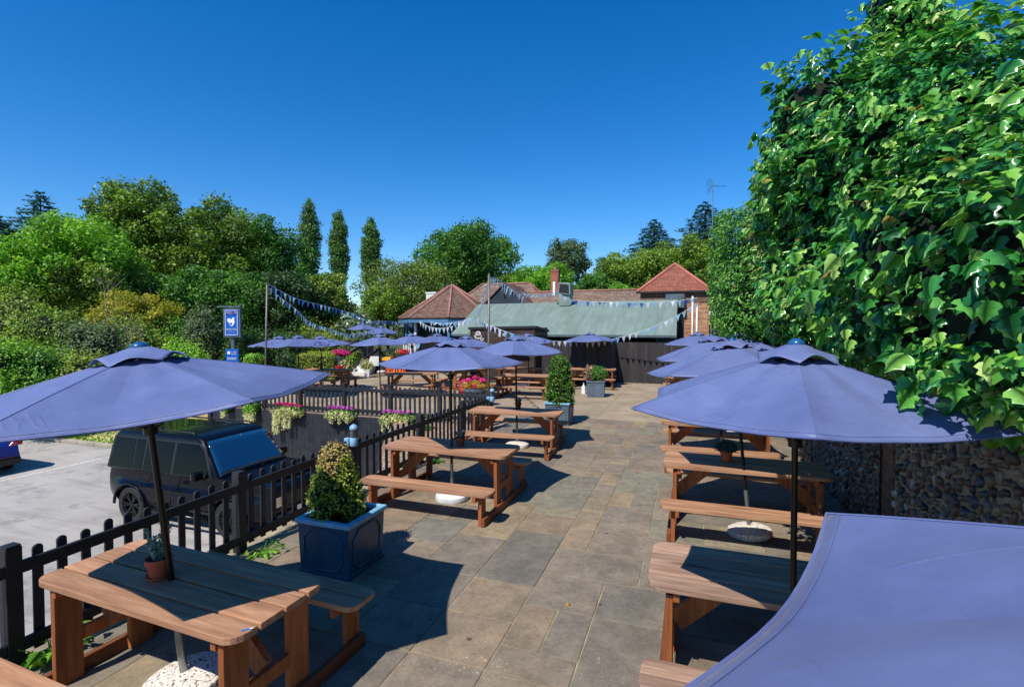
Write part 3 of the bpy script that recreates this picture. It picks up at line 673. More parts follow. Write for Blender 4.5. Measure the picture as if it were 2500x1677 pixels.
ico = bmesh.new(); bmesh.ops.create_icosphere(ico, subdivisions=2, radius=1); iv = [v.co.copy() for v in ico.verts]; ifc = [tuple(v.index for v in f.verts) for f in ico.faces]; ico.free()
mb = MB(); PIER = (6.12, 6.42)
y = 2.0
row = 0
while y < 15.5:
    z = .04 + (row % 2) * .035; stp = .082 if y < 9 else .11
    while z < 2.3:
        if not (PIER[0] - .04 < y < PIER[1] + .04):
            big = rs.random() ** 1.6; sy = (.022 + .036 * big) * (stp / .082); sz = (.024 + .040 * rs.random() ** 1.3) * (stp / .082); yy = y + rs.uniform(-.02, .02); an = rs.uniform(-.7, .7); ca, sa = math.cos(an), math.sin(an); k1 = [rs.uniform(.8, 1.2) for _ in range(6)]
            dep = rs.uniform(.02, .05); xo = -rs.uniform(-.012, .012)
            vs = []
            for v in iv:
                q = 1 + .13 * math.sin(v.x * 3 * k1[0] + 5 * k1[1]) + .12 * math.sin(v.y * 4 * k1[2] + v.z * 3 * k1[3] + k1[4] * 9)
                a, b = v.y * sy * q, v.z * sz * q; vs.append((xo + v.x * dep, (yy - 6) + a * ca - b * sa, z + a * sa + b * ca))
            mb.add(vs, ifc, rs.random())
        z += stp * rs.uniform(.85, 1.45)
    y += stp * .98; row += 1
o = mb.build('cobbles', 'flint', t, smooth=True)
def brick(name, a, b, mort, sx=1, rough=.85, w=.225, h=.075, off=.5):
    t_ = NT(name); tc = t_.n('ShaderNodeTexCoord'); sp = t_.n('ShaderNodeSeparateXYZ'); t_.l(tc.outputs['Object'], sp.inputs[0])
    ad = t_.n('ShaderNodeMath', operation='ADD'); t_.l(sp.outputs[0], ad.inputs[0]); t_.l(sp.outputs[1], ad.inputs[1])
    cx = t_.n('ShaderNodeCombineXYZ'); t_.l(ad.outputs[0], cx.inputs[0]); t_.l(sp.outputs[2], cx.inputs[1])
    br = t_.n('ShaderNodeTexBrick'); br.offset = off; br.inputs['Scale'].default_value = 1; br.inputs['Brick Width'].default_value = w; br.inputs['Row Height'].default_value = h
    br.inputs['Mortar Size'].default_value = .007; br.inputs['Color1'].default_value = lin(a); br.inputs['Color2'].default_value = lin(b); br.inputs['Mortar'].default_value = lin(mort); br.inputs['Bias'].default_value = -.1
    t_.l(cx.outputs[0], br.inputs[0]); co = tc.outputs['Object']
    c = t_.mix(1.0, br.outputs[0], t_.ramp(t_.noise(co, 3, 6), [(.3, (.7, .7, .7)), (.7, (1.25, 1.22, 1.2))]), 'MULTIPLY')
    t_.l(c, t_.b.inputs['Base Color']); t_.b.inputs['Roughness'].default_value = rough; t_.bump(br.outputs['Fac'], -.5, .01); return t_.m
M['brick_old'] = brick('old_brown_brick', '5a3a2a', '7a5540', '6a6052'); M['brick_red'] = brick('red_brick', '8a3f2c', 'a5583c', '8a7c6c'); M['brick_buff'] = brick('mottled_orange_brick', '8f5538', 'b5835a', 'a39784')
mb = MB(); mb.box((-.005, (PIER[0] + PIER[1]) / 2 - 6, 1.15), (.03, PIER[1] - PIER[0], 2.3)); mb.build('pier', 'brick_old', t)
mb = MB(); mb.box((-.03, PIER[1] - 6 + .02, 1.1), (.02, .012, 2.2)); mb.build('cable', 'plastic', t)

# ------------------------------------------------------------------ ivy
def sell(c, r, n, p=4):
    d = rdir(n); r = np.array(r); q = ((d[:, 0] / r[0]) ** 2 + (d[:, 1] / r[1]) ** 2) ** (p / 2) + np.abs(d[:, 2] / r[2]) ** p
    k = q ** (-1 / p); P = d * k[:, None]
    g = np.c_[2 * P[:, 0] / r[0] ** 2, 2 * P[:, 1] / r[1] ** 2, np.zeros(n)] * ((P[:, 0] / r[0]) ** 2 + (P[:, 1] / r[1]) ** 2)[:, None]
    g[:, 2] = 2 * np.sign(P[:, 2]) * np.abs(P[:, 2]) ** 3 / r[2] ** 4
    g /= np.linalg.norm(g, axis=1, keepdims=True); return P + c, g
def fn3(P, f, ph=0):
    x, y, z = P[:, 0] * f, P[:, 1] * f, P[:, 2] * f
    return (np.sin(x * 1.7 + 1.3 * np.sin(y * 1.1 + ph)) + np.sin(y * 2.1 + 1.7 * np.sin(z * 1.3 + ph)) + np.sin(z * 2.3 + 1.1 * np.sin(x * 1.9 + ph))) / 3
def ivy(name, label, cat, ells, dens, size, mat, newmat, seed=0, amp=.16, z_min=-9, keep=None, parent_extra=None, hole=.0):
    t_ = thing(name, label, cat, (ells[0][0][0], ells[0][0][1], 0)); O = np.array([ells[0][0][0], ells[0][0][1], 0])
    PP = []; GG = []
    for c, r in ells:
        area = 4 * PI * ((r[0] * r[1]) ** 1.6 / 3 + (r[0] * r[2]) ** 1.6 / 3 + (r[1] * r[2]) ** 1.6 / 3) ** (1 / 1.6)
        P, G = sell(np.array(c), r, int(area * dens)); PP.append(P); GG.append(G)
    # drop what lies inside another lobe
    for i, (P, G) in enumerate(zip(PP, GG)):
        ok = np.ones(len(P), bool)
        for j, (c, r) in enumerate(ells):
            if j != i:
                q = (P - np.array(c)) / (np.array(r) * .93); ok &= ~(((q[:, 0] ** 2 + q[:, 1] ** 2) ** 2 + np.abs(q[:, 2]) ** 4) < 1)
        PP[i] = P[ok]; GG[i] = G[ok]
    P = np.concatenate(PP); G = np.concatenate(GG); inner = rng.random(len(P)) < .30
    zz = P[:, 2] * 6.2 + 1.5 * np.sin(P[:, 1] * 1.7 + P[:, 0] + seed) + 1.1 * np.sin(P[:, 1] * 3.9 + seed * 2)
    saw = (zz / (2 * PI)) % 1.0; ledge = np.where(saw > .22, (saw - .22) / .78, 1 - saw / .22)
    dis = amp * (.55 * fn3(P, 2.4, seed) + 0.75 * (ledge - .5)) + .6 * amp * fn3(P, 6.5, seed + 2)
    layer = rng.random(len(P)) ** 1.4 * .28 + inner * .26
    P = P + G * (dis - layer)[:, None]
    if keep is not None: k = keep(P); P, G, dis, layer = P[k], G[k], dis[k], layer[k]
    n = len(P)
    N = G * .75 + np.array([-.05, -.15, .62]) + rdir(n) * .80
    U = np.array([0, 0, -1.0]) + G * .35 + rdir(n) * .55
    S = size * (.35 + .85 * rng.random(n) ** 1.3); rnd = np.clip(.42 + .5 * dis / amp * .5 - layer * 1.2 + .24 * rng.normal(size=n), 0, 1)  # recessed leaves coloured darker, bulging ones paler, as painted shading
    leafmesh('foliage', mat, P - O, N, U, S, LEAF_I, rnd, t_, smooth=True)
    k = rng.random(n) < .018; leafmesh('withered_leaves', 'leaf_old', P[k] - O + G[k] * .02, N[k], U[k], S[k] * .9, LEAF_I, None, t_, smooth=True)
    # young pale shoots standing proud
    k = rng.random(n) < .05; sp = P[k] + G[k] * .03; q = len(sp); reps = 7
    if q:
        sp2 = np.repeat(sp, reps, 0); g2 = np.repeat(G[k], reps, 0); d = rdir(len(sp2)); sp2 = sp2 + d * size * .45 + np.array([0, 0, .02])
        leafmesh('young_shoots', newmat, sp2 - O, d * .6 + g2 * .6 + [0, 0, .5], d + [0, 0, -.2], size * (.22 + .3 * rng.random(len(sp2))), LEAF_D, None, t_)
        mb = MB()
        for a_, g_ in list(zip(sp - O, G[k]))[:160]:
            v = Vector(a_); g_ = Vector(g_); mb.tube([v, v + (g_ + Vector((rs.uniform(-.5, .5), rs.uniform(-.5, .5), .7))).normalized() * rs.uniform(.05, .14) * size * 9], .0022 * size * 9, 4, False)
        st = mb.build('stems', newmat, t_); st['kind'] = 'stuff'
    mb = MB()
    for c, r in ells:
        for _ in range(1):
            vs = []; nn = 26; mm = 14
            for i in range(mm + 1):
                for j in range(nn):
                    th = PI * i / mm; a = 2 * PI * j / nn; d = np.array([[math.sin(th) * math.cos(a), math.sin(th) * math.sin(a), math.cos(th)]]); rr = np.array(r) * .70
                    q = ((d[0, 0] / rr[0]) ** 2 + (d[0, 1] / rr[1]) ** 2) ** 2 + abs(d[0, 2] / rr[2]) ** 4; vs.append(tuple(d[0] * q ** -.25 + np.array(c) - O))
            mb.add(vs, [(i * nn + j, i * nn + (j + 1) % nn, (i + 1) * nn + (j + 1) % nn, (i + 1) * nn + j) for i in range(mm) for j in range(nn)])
    mb.build('shade_core', 'core', t_, smooth=True)  # dark hull behind the leaves, reads as shadow in the gaps
    return t_
iv1 = ivy('ivy', 'huge mass of large leaved ivy bulging over the flint wall on the right', 'ivy',
    [((2.0, 5.6, 3.38), (1.38, 1.85, 1.30)), ((1.12, 5.6, 4.0), (.52, .60, 1.0)), ((2.15, 3.8, 2.88), (1.12, 1.15, .86)), ((2.5, 7.6, 3.5), (1.2, 1.7, 1.4)), ((1.9, 6.0, 5.0), (.40, .42, 1.5)), ((1.62, 2.78, 2.60), (.76, .70, .60)), ((1.22, 3.38, 2.70), (.52, .58, .52)), ((2.1, 2.9, 2.6), (.7, .9, .5))], 700, .100, 'leaf_ivy', 'leaf_ivynew', amp=.20)
mb = MB(); o = Vector((2.0, 5.6, 0))
mb.tube([Vector(p) - o for p in ((2.4, 3.9, 3.6), (2.2, 3.6, 4.3), (2.3, 3.3, 4.9))], [.03, .02, .012], 7)
mb.tube([Vector(p) - o for p in ((2.5, 5.4, .5), (2.3, 5.5, 2.5), (2.15, 5.5, 3.9), (2.0, 5.8, 4.6), (1.95, 5.9, 5.6))], [.14, .12, .08, .05, .02], 9)
mb.build('trunk', 'bark', iv1)
iv2 = ivy('ivy', 'tall mass of small leaved ivy behind, next to the brick tower and its white downpipes', 'ivy',
    [((2.25, 14.0, 3.75), (1.85, 2.6, 1.75)), ((1.75, 12.8, 2.9), (1.2, 1.3, .85))], 560, .085, 'leaf_ivysmall', 'leaf_ivynew', 5, amp=.22)

# ------------------------------------------------------------------ planters and clipped shrubs
def planter(name, label, x, y, s, h, mats, rz=0):
    t_ = thing(name, label, 'planter', (x, y, 0), rz); b = s / 2 * .94; a = s / 2
    mb = MB(); o_, i_ = [(-a, -a), (a, -a), (a, a), (-a, a)], .035
    vs = [(px_ * .95, py_ * .95, .035) for px_, py_ in o_] + [(px_, py_, h - .04) for px_, py_ in o_]
    k = (a - i_) / a; vs += [(px_ * k, py_ * k, h - .04) for px_, py_ in o_] + [(px_ * k * .96, py_ * k * .96, h - .2) for px_, py_ in o_]
    fs = [(3, 2, 1, 0)] + [(q * 4 + i, q * 4 + (i + 1) % 4, q * 4 + 4 + (i + 1) % 4, q * 4 + 4 + i) for q in range(3) for i in range(4)] + [(12, 13, 14, 15)]
    mb.add(vs, fs); mb.build('box', mats[0], t_, bevel=.008)
    mb = MB(); r0, r1 = a + .022, a - .045
    P8 = [(-r0, -r0), (r0, -r0), (r0, r0), (-r0, r0)]; Q8 = [(-r1, -r1), (r1, -r1), (r1, r1), (-r1, r1)]
    vs = [(p[0], p[1], z) for z in (h - .045, h) for p in P8] + [(p[0], p[1], z) for z in (h - .045, h) for p in Q8]
    fs = []
    for i in range(4): j = (i + 1) % 4; fs += [(i, j, 4 + j, 4 + i), (8 + j, 8 + i, 12 + i, 12 + j), (4 + i, 4 + j, 12 + j, 12 + i), (8 + i, 8 + j, j, i)]
    mb.add(vs, fs); mb.build('rim', mats[1], t_, bevel=.008)
    mb = MB(); mb.box((0, 0, .022), (2 * a * .99, 2 * a * .99, .044)); mb.build('plinth', mats[0], t_, bevel=.006)
    mb = MB(); mb.box((0, 0, h - .11), (2 * r1, 2 * r1, .03)); mb.build('soil', 'soil', t_)
    for q in range(4):   # raised octagonal moulding on each side
        rot = Matrix.Rotation(q * PI / 2, 3, 'Z'); hw, hh, c = a * .74, (h - .16) / 2, .085; zc = h / 2 - .01
        oc = [(-hw + c, -hh), (hw - c, -hh), (hw, -hh + c), (hw, hh - c), (hw - c, hh), (-hw + c, hh), (-hw, hh - c), (-hw, -hh + c)]
        pts = []
        for (x_, z_) in oc: zz = zc + z_; yf = -(a * (.95 + .05 * (zz - .035) / (h - .075)) + .002); pts.append(rot @ Vector((x_, yf, zz)))
        mb = MB(); mb.tube(pts + [pts[0], pts[1]], .011, 6, False); mb.build('panel_moulding', mats[0], t_, smooth=True)
    return t_
planter('planter', 'glossy blue square planter holding the scorched conical shrub', -3.36, 4.29, .60, .55, ('planter_blue', 'planter_rim'), R(0))
planter('planter', 'grey blue planter holding the tall bright green cone', -3.12, 12.4, .60, .565, ('planter_grey', 'planter_rim'), R(0))
planter('planter', 'small slate grey square planter holding a round clipped bush', -3.15, 17.65, .60, .56, ('planter_grey', 'planter_grey'), R(8))
def shrub(name, label, cat, x, y, z, bl, n, size, mat, tpl=LEAF_D, fill=.5, stem=True, mat2=None, sel=None, core=.72, group=None, stemmat='bark', dark=.35):
    t_ = thing(name, label, cat, (x, y, z), group=group)
    P, d, i = blobs(bl, n, fill)
    if cat == 'bush': P += d * (rng.random(n) ** 4 * .35)[:, None] + .12 * np.c_[fn3(P, 3.1), fn3(P, 3.1, 2), fn3(P, 3.1, 4)]
    N = d + rdir(n) * .8 + [0, 0, .3]; U = rdir(n) + d * .8 + [0, 0, .3]
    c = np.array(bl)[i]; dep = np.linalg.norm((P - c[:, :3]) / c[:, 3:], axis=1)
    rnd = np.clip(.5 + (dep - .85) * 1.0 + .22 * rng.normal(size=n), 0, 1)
    s = size * (.6 + .8 * rng.random(n))
    if mat2 is not None:
        k = sel(P); leafmesh('foliage', mat, P[~k], N[~k], U[~k], s[~k], tpl, rnd[~k], t_); leafmesh('foliage', mat2, P[k], N[k], U[k], s[k], tpl, rnd[k], t_)
    else: leafmesh('foliage', mat, P, N, U, s, tpl, rnd, t_)
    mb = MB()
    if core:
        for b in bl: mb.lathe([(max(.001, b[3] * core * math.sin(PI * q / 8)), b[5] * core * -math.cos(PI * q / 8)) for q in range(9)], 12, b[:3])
        mb.build('shade_core', 'core', t_, smooth=True)
    if stem:
        mb = MB(); h0 = min(b[2] for b in bl)
        for b in bl[:6]: mb.tube([(0, 0, 0), (b[0] * .5, b[1] * .5, b[2] * .6), (b[0], b[1], b[2])], [size * .8, size * .6, size * .3], 6)
        mb.build('stem', stemmat, t_)
    return t_
bl = []
for q in range(26):
    h = (q / 26) ** .9; rr_ = .27 * (1 - h ** 1.05) + .025; a = q * 2.4; bl.append((rr_ * .8 * math.cos(a), rr_ * .8 * math.sin(a), .12 + .60 * h, .115, .115, .12))
shrub('conical_shrub', 'scorched yellow green conical box shrub in the glossy blue planter', 'shrub', -3.44, 4.29, .44, bl, 17000, .024, 'leaf_box', fill=.6, mat2='leaf_boxbrown', sel=lambda P: (P[:, 2] + .25 * P[:, 0] + .06 * fn3(P, 14) > .55) & (P[:, 0] < .12))
bl = []
for q in range(34):
    h = q / 34; rr_ = (.36 * (1 - (h / .62) ** 2 * .35) if h < .55 else .22 * (1 - ((h - .55) / .5) ** 2) + .04); a = q * 2.4; bl.append((rr_ * .72 * math.cos(a), rr_ * .72 * math.sin(a), .10 + 1.08 * h, .15, .15, .14))
shrub('conical_shrub', 'tall bright green shrub cone in the grey blue planter by the path', 'shrub', -3.12, 12.4, .46, bl, 14000, .034, 'leaf_boxbright', fill=.6)
shrub('round_shrub', 'round clipped bush in the small slate grey planter', 'shrub', -3.08, 17.65, .46, [(0, 0, .30, .27, .27, .28), (.1, .05, .36, .22, .2, .22), (-.05, 0, .42, .2, .2, .2)], 6000, .034, 'leaf_deep')
n = 260; P = np.c_[-.24 + .10 * rng.normal(size=n), .05 * rng.normal(size=n), .06 + .45 * rng.random(n)]
t_ = thing('dead_twigs', 'spray of dead pinkish twigs beside the round bush in the slate planter', 'twigs', (-3.08, 17.65, .45)); leafmesh('twigs', simple('dead_twig', '9a7a66', .9), P, rdir(n), np.c_[-.5 + .5 * rng.normal(size=n), .3 * rng.normal(size=n), np.ones(n)], .12 + .1 * rng.random(n), (LEAF_D[0] * [.25, 1, 1], LEAF_D[1]), None, t_)
mb = MB(); mb.box((0, 0, .13), (.13, .18, .26)); mb.box((0, 0, .29), (.07, .10, .06)); mb.tube([(0, 0, .30), (0, 0, .40)], .018, 8); p = onz(1425, 961); tag(mb.build('plastic_bottle', 'white', None, bevel=.02, loc=p), 'white plastic dispenser standing left of the slate grey planter', 'dispenser')

# ------------------------------------------------------------------ pots on tables
def pot(name, label, x, y, z, r, h, mat, kind, saucer=True):
    t_ = thing(name, label, 'plant pot', (x, y, z)); z0 = .012 if saucer else 0
    mb = MB(); mb.lathe([(r * .70, z0), (r * .74, z0 + .01), (r * .93, z0 + h * .72), (r * 1.03, z0 + h * .74), (r * 1.06, z0 + h), (r * .93, z0 + h), (r * .88, z0 + h * .85), (.001, z0 + h * .84)], 28); smooth_angle(mb.build('pot_body', mat, t_), 35)
    mb = MB(); mb.lathe([(r * .90, z0 + h * .845), (r * .5, z0 + h * .88), (.002, z0 + h * .87)], 16); mb.build('soil', 'soil', t_)
    if saucer: mb = MB(); mb.lathe([(r * .8, 0), (r * .98, .012), (r * 1.02, .022), (r * .94, .022), (r * .8, .011), (.001, .011)], 28); smooth_angle(mb.build('saucer', mat, t_), 35)
    zt = z0 + h
    if kind == 'silver':
        n = 900; d = rdir(n); st = rng.integers(0, 16, n); a = st * 2.4; L = rng.random(n); hh = .10 + .12 * (st % 4) / 3
        P = np.c_[.05 * np.cos(a) * (.4 + L) + .012 * d[:, 0], .05 * np.sin(a) * (.4 + L) + .012 * d[:, 1], zt - .02 + L * hh]
        leafmesh('foliage', 'leaf_silver', P, d, d + [0, 0, .6], .014 + .012 * rng.random(n), LEAF_D, None, t_)
    elif kind == 'grass':
        n = 700; a = rng.random(n) * 2 * PI; q = np.sqrt(rng.random(n)) * r * .85; P = np.c_[q * np.cos(a), q * np.sin(a), np.full(n, zt - .02)]
        leafmesh('foliage', 'leaf_blue', P, rdir(n), np.c_[np.cos(a) * .25, np.sin(a) * .25, np.ones(n)] + rdir(n) * .12, (.10 + .06 * rng.random(n)), (LEAF_D[0] * [.10, 1, 1], LEAF_D[1]), None, t_)
    elif kind == 'rosette':
        n = 170; a = rng.random(n) * 2 * PI; e = rng.random(n); P = np.c_[.01 * np.cos(a), .01 * np.sin(a), zt - .02 + .05 * e]
        U = np.c_[np.cos(a), np.sin(a), .6 + 1.2 * e]; leafmesh('foliage', 'leaf_silver', P, np.c_[-np.cos(a), -np.sin(a), np.ones(n)], U, .06 + .06 * rng.random(n), (LEAF_D[0] * [.5, 1, 1], LEAF_D[1]), None, t_)
    return t_
p = onz(388, 1408, .75); pot('potted_plant', 'terracotta pot of straggly silver foliage beside the leaning parasol pole', p.x, p.y, .75, .078, .125, 'terracotta', 'silver')
p = onz(1124, 1088, .75); pot('potted_plant', 'brown pot with a small grey rosette on the left table behind the near one', p.x, p.y, .75, .068, .125, 'brown_pot', 'rosette', False)
p = onz(1265, 997, .75); pot('potted_plant', 'small brown pot with a spiky succulent on the third left table', p.x, p.y, .75, .068, .12, 'brown_pot', 'rosette', False)
p = onz(1773, 1124, .75); pot('potted_plant', 'bright terracotta pot with blue-green stems on the sunlit right table', p.x, p.y, .75, .078, .125, 'terracotta_new', 'grass')
p = onz(1723, 1027, .75); pot('potted_plant', 'plain brown pot seen under the right parasol rim', p.x, p.y, .75, .085, .15, 'brown_pot', 'rosette', False)
p = onz(602, 1536, .752); mb = MB(); mb.box((0, 0, .0012), (.055, .012, .0012), R(45)); tag(mb.build('sticker', simple('blue_sticker', '1e6fd0', .4), loc=p), 'small blue and white sticker on the near table corner', 'sticker')
mb = MB(); mb.box((.018, .016, .0024), (.02, .010, .0012), R(45)); o2 = mb.build('sticker_tip', 'white'); o2.parent = [o for o in C.objects if o.name == 'sticker'][0]
# fallen leaves
for px, py, z, lb in ((1390, 1477, .004, 'single orange fallen leaf on the open paving'), (1658, 1282, .004, 'dry pale leaf on the paving under the right bench'), (1833, 1306, .01, 'brown leaf by the speckled parasol base'), (1470, 1156, .004, 'tiny dry leaf in the middle of the path'), (1561, 1153, .004, 'small pale leaf on the path by the right tables')):
    p = onz(px, py, z); tag(leafmesh('fallen_leaf', 'leaf_dry', np.array([[p.x, p.y, z]]), np.array([[.1, .2, 1]]), rdir(1) * [1, 1, 0] + [.01, 0, 0], np.array([.07]), LEAF_I), lb, 'leaf')

# ------------------------------------------------------------------ lantern bollards on the posts
def lantern(label, x, y, z):
    t_ = thing('lantern', label, 'lantern', (x, y, z)); s = 1
    mb = MB(); mb.lathe([(.052, -.10), (.056, -.09), (.056, .01), (.05, .02)], 20); smooth_angle(mb.build('lamp_body', 'lamp_blue', t_))
    mb = MB(); mb.lathe([(.046, .02), (.048, .06), (.046, .14)], 18); smooth_angle(mb.build('glass', 'lamp_glass', t_))
    mb = MB()
    for k in range(3): mb.lathe([(.051, .035 + k * .035), (.054, .039 + k * .035), (.051, .043 + k * .035)], 18)
    for k in range(4): a = k * PI / 2 + .4; mb.tube([(.053 * math.cos(a), .053 * math.sin(a), .015), (.053 * math.cos(a), .053 * math.sin(a), .145)], .003, 5)
    mb.build('cage', 'plastic', t_)
    mb = MB(); mb.lathe([(.058, .14), (.060, .152), (.052, .178), (.034, .198), (.012, .206), (.010, .214), (.001, .216)], 20); smooth_angle(mb.build('cap', 'lamp_blue', t_), 50)
    mb = MB(); mb.box((-.085, -.03, -.035), (.075, .07, .10)); mb.build('junction_box', 'lamp_blue', t_, bevel=.012); return t_
lantern('pale blue lantern mounted on the fence post behind the scorched shrub', -4.53, 6.05, .84)
lantern('pale blue lantern at the far end of the low path fence', -4.40, 11.05, .78)

# ------------------------------------------------------------------ weeds by the fence foot
def weed(label, x, y, n, s, spread, mat='leaf_light', cat='weed'):
    t_ = thing('weed', label, cat, (x, y, -.02)); a = rng.random(n) * 2 * PI; h = rng.random(n)
    P = np.c_[spread * h * np.cos(a) * .5, spread * h * np.sin(a) * .5, .02 + s * 2.0 * h * rng.random(n)]
    leafmesh('leaves', mat, P, np.c_[np.cos(a) * .5, np.sin(a) * .5, np.ones(n)] + rdir(n) * .4, np.c_[np.cos(a), np.sin(a), .5 + .4 * rng.normal(size=n)], s * (.6 + .8 * rng.random(n)), LEAF_I, None, t_)
    mb = MB(); 
    for q in range(7): aa = rs.uniform(0, 6.3); mb.tube([(0, 0, 0), (.2 * spread * math.cos(aa), .2 * spread * math.sin(aa), s), (.45 * spread * math.cos(aa), .45 * spread * math.sin(aa), 1.9 * s)], [.006, .004, .002], 5)
    mb.build('stems', mat, t_); return t_
p = onz(125, 1600); weed('jagged leaved weed growing at the fence foot in the lower left corner', p.x, p.y, 60, .085, .40)
p = onz(640, 1350); weed('low weed growing behind the near table at the fence foot', p.x, p.y, 60, .05, .4, 'leaf_light')
p = onz(1066, 1128); weed('small dark weed at the fence foot near the second table', p.x, p.y, 50, .06, .25, 'leaf_deep')
p = onz(1032, 1060); weed('upright bright weeds behind the fence in the pebble bed', p.x - .4, p.y + .6, 70, .16, .4, 'leaf_light')

# ------------------------------------------------------------------ flowers on the retaining wall
def trough(label, px, wpx, trail, petal, seed=0, body='plastic', ln=.5, hide=False):
    # wall face y = 11.6: find x from the pixel column
    r_ = (px - 1250) / F_; Y = 11.52; x = (r_ * Y * math.cos(T_) + Y * math.sin(T_)) / (math.cos(T_) - r_ * math.sin(T_))
    t_ = thing('flower_trough', label, 'flower trough', (x, Y, -.06), group='flower troughs hung along the retaining wall')
    w_ = wpx * 14.6 / F_
    mb = MB(); mb.box((0, .0, -.02), (w_ * .8, .16, .14)); mb.build('trough', body, t_, bevel=.02)
    n = 1500; P, d, i = blobs([(w_ * .28 * k, -.05, .08 - .03 * abs(k), w_ * .26, .15, .13) for k in (-1, 0, 1)], n, .6)
    leafmesh('foliage', 'leaf_cream' if petal != 'petal_x' else 'leaf_light', P, d + rdir(n) * .7, rdir(n) + d, .035 + .03 * rng.random(n), LEAF_D, None, t_)
    n = 420; P, d, i = blobs([(w_ * .26 * k + .03, 0, .16, w_ * .24, .12, .10) for k in (-1, 0, 1)], n, .5)
    leafmesh('foliage', 'leaf_deep', P, d, rdir(n), .04 + .02 * rng.random(n), LEAF_D, None, t_)
    bl = []
    for q in range(7): bl.append(((q - 3) * .13 * w_, rs.uniform(-.03, .04), .24 + rs.uniform(0, .05), .055, .05, .04))
    n = 420; P, d, i = blobs(bl, n, .6)
    if petal != 'petal_x': leafmesh('flowers', petal, P, d, rdir(n), .03 + .02 * rng.random(n), LEAF_Q, None, t_)
    TP = []
    ns = int(7 * trail) + 2
    for q in range(ns):
        x0 = rs.uniform(-.45, .45) * w_; L = trail * rs.uniform(.45, 1) * .62; k = int(L * 420); zz = rng.random(k)
        P = np.c_[x0 + .035 * rng.normal(size=k) * (1 - .6 * zz), -.12 + .025 * rng.normal(size=k), .05 - zz * L]
        TP.append(P)
    P = np.concatenate(TP); k = len(P); leafmesh('trailing_foliage', 'leaf_cream', P, rdir(k) + [0, -.8, .2], rdir(k) + [0, 0, -.6], .028 + .016 * rng.random(k), LEAF_D, np.clip(.7 + .3 * rng.random(k), 0, 1), t_)
trough('long trailing silver stems and pink flowers on the wall above the parked four wheel drive', 703, 84, 1.0, 'petal_pink')
trough('compact cream foliage with mauve flowers, middle trough on the retaining wall', 829, 78, .38, 'petal_mauve')
trough('yellowish trailing foliage with purple pink flowers, trough nearest the blue lantern', 966, 78, .62, 'petal_mauve')
trough('narrow trailing plant at the parasol rim tip above the car', 612, 36, .9, 'petal_x')
trough('thin trailing plant farthest left on the retaining wall', 553, 18, .55, 'petal_x')
# pink flower tub
p = at(1160, 945, 15.6); t = thing('flower_tub', 'dark half barrel overflowing with pink and coral flowers beside the middle pole', 'flower tub', (p.x, p.y, 0))
mb = MB(); mb.lathe([(.28, 0), (.36, .25), (.40, .55), (.36, .55), (.33, .5), (.001, .5)], 24); smooth_angle(mb.build('barrel', 'planter_grey', t), 40)
mb = MB(); mb.lathe([(.345, .16), (.352, .2), (.345, .24)], 24); mb.lathe([(.385, .40), (.392, .44), (.385, .48)], 24); mb.build('hoop', 'plastic', t)
n = 2600; P, d, i = blobs([(.1, 0, .66, .38, .34, .18), (-.2, -.1, .62, .26, .25, .2), (.25, .05, .62, .25, .25, .14)], n, .6); leafmesh('foliage', 'petal_mix', P, d + rdir(n) * .6, rdir(n), .035 + .03 * rng.random(n), LEAF_D, None, t)
for mt, bs in (('petal_pink', [(-.30, -.15, .74, .12, .1, .1), (-.12, -.2, .80, .1, .1, .08), (.05, -.1, .86, .1, .1, .08), (.30, -.1, .80, .12, .1, .07), (-.38, -.12, .62, .12, .1, .1), (.1, -.3, .62, .06, .05, .06)]), ('petal_red', [(-.34, -.22, .46, .10, .09, .12), (-.30, -.2, .34, .08, .08, .10), (-.42, -.12, .54, .07, .07, .07)])):
    n = 1100; P, d, i = blobs(bs, n, .7); leafmesh('flowers', mt, P, d, rdir(n), .035 + .025 * rng.random(n), LEAF_Q, None, t)

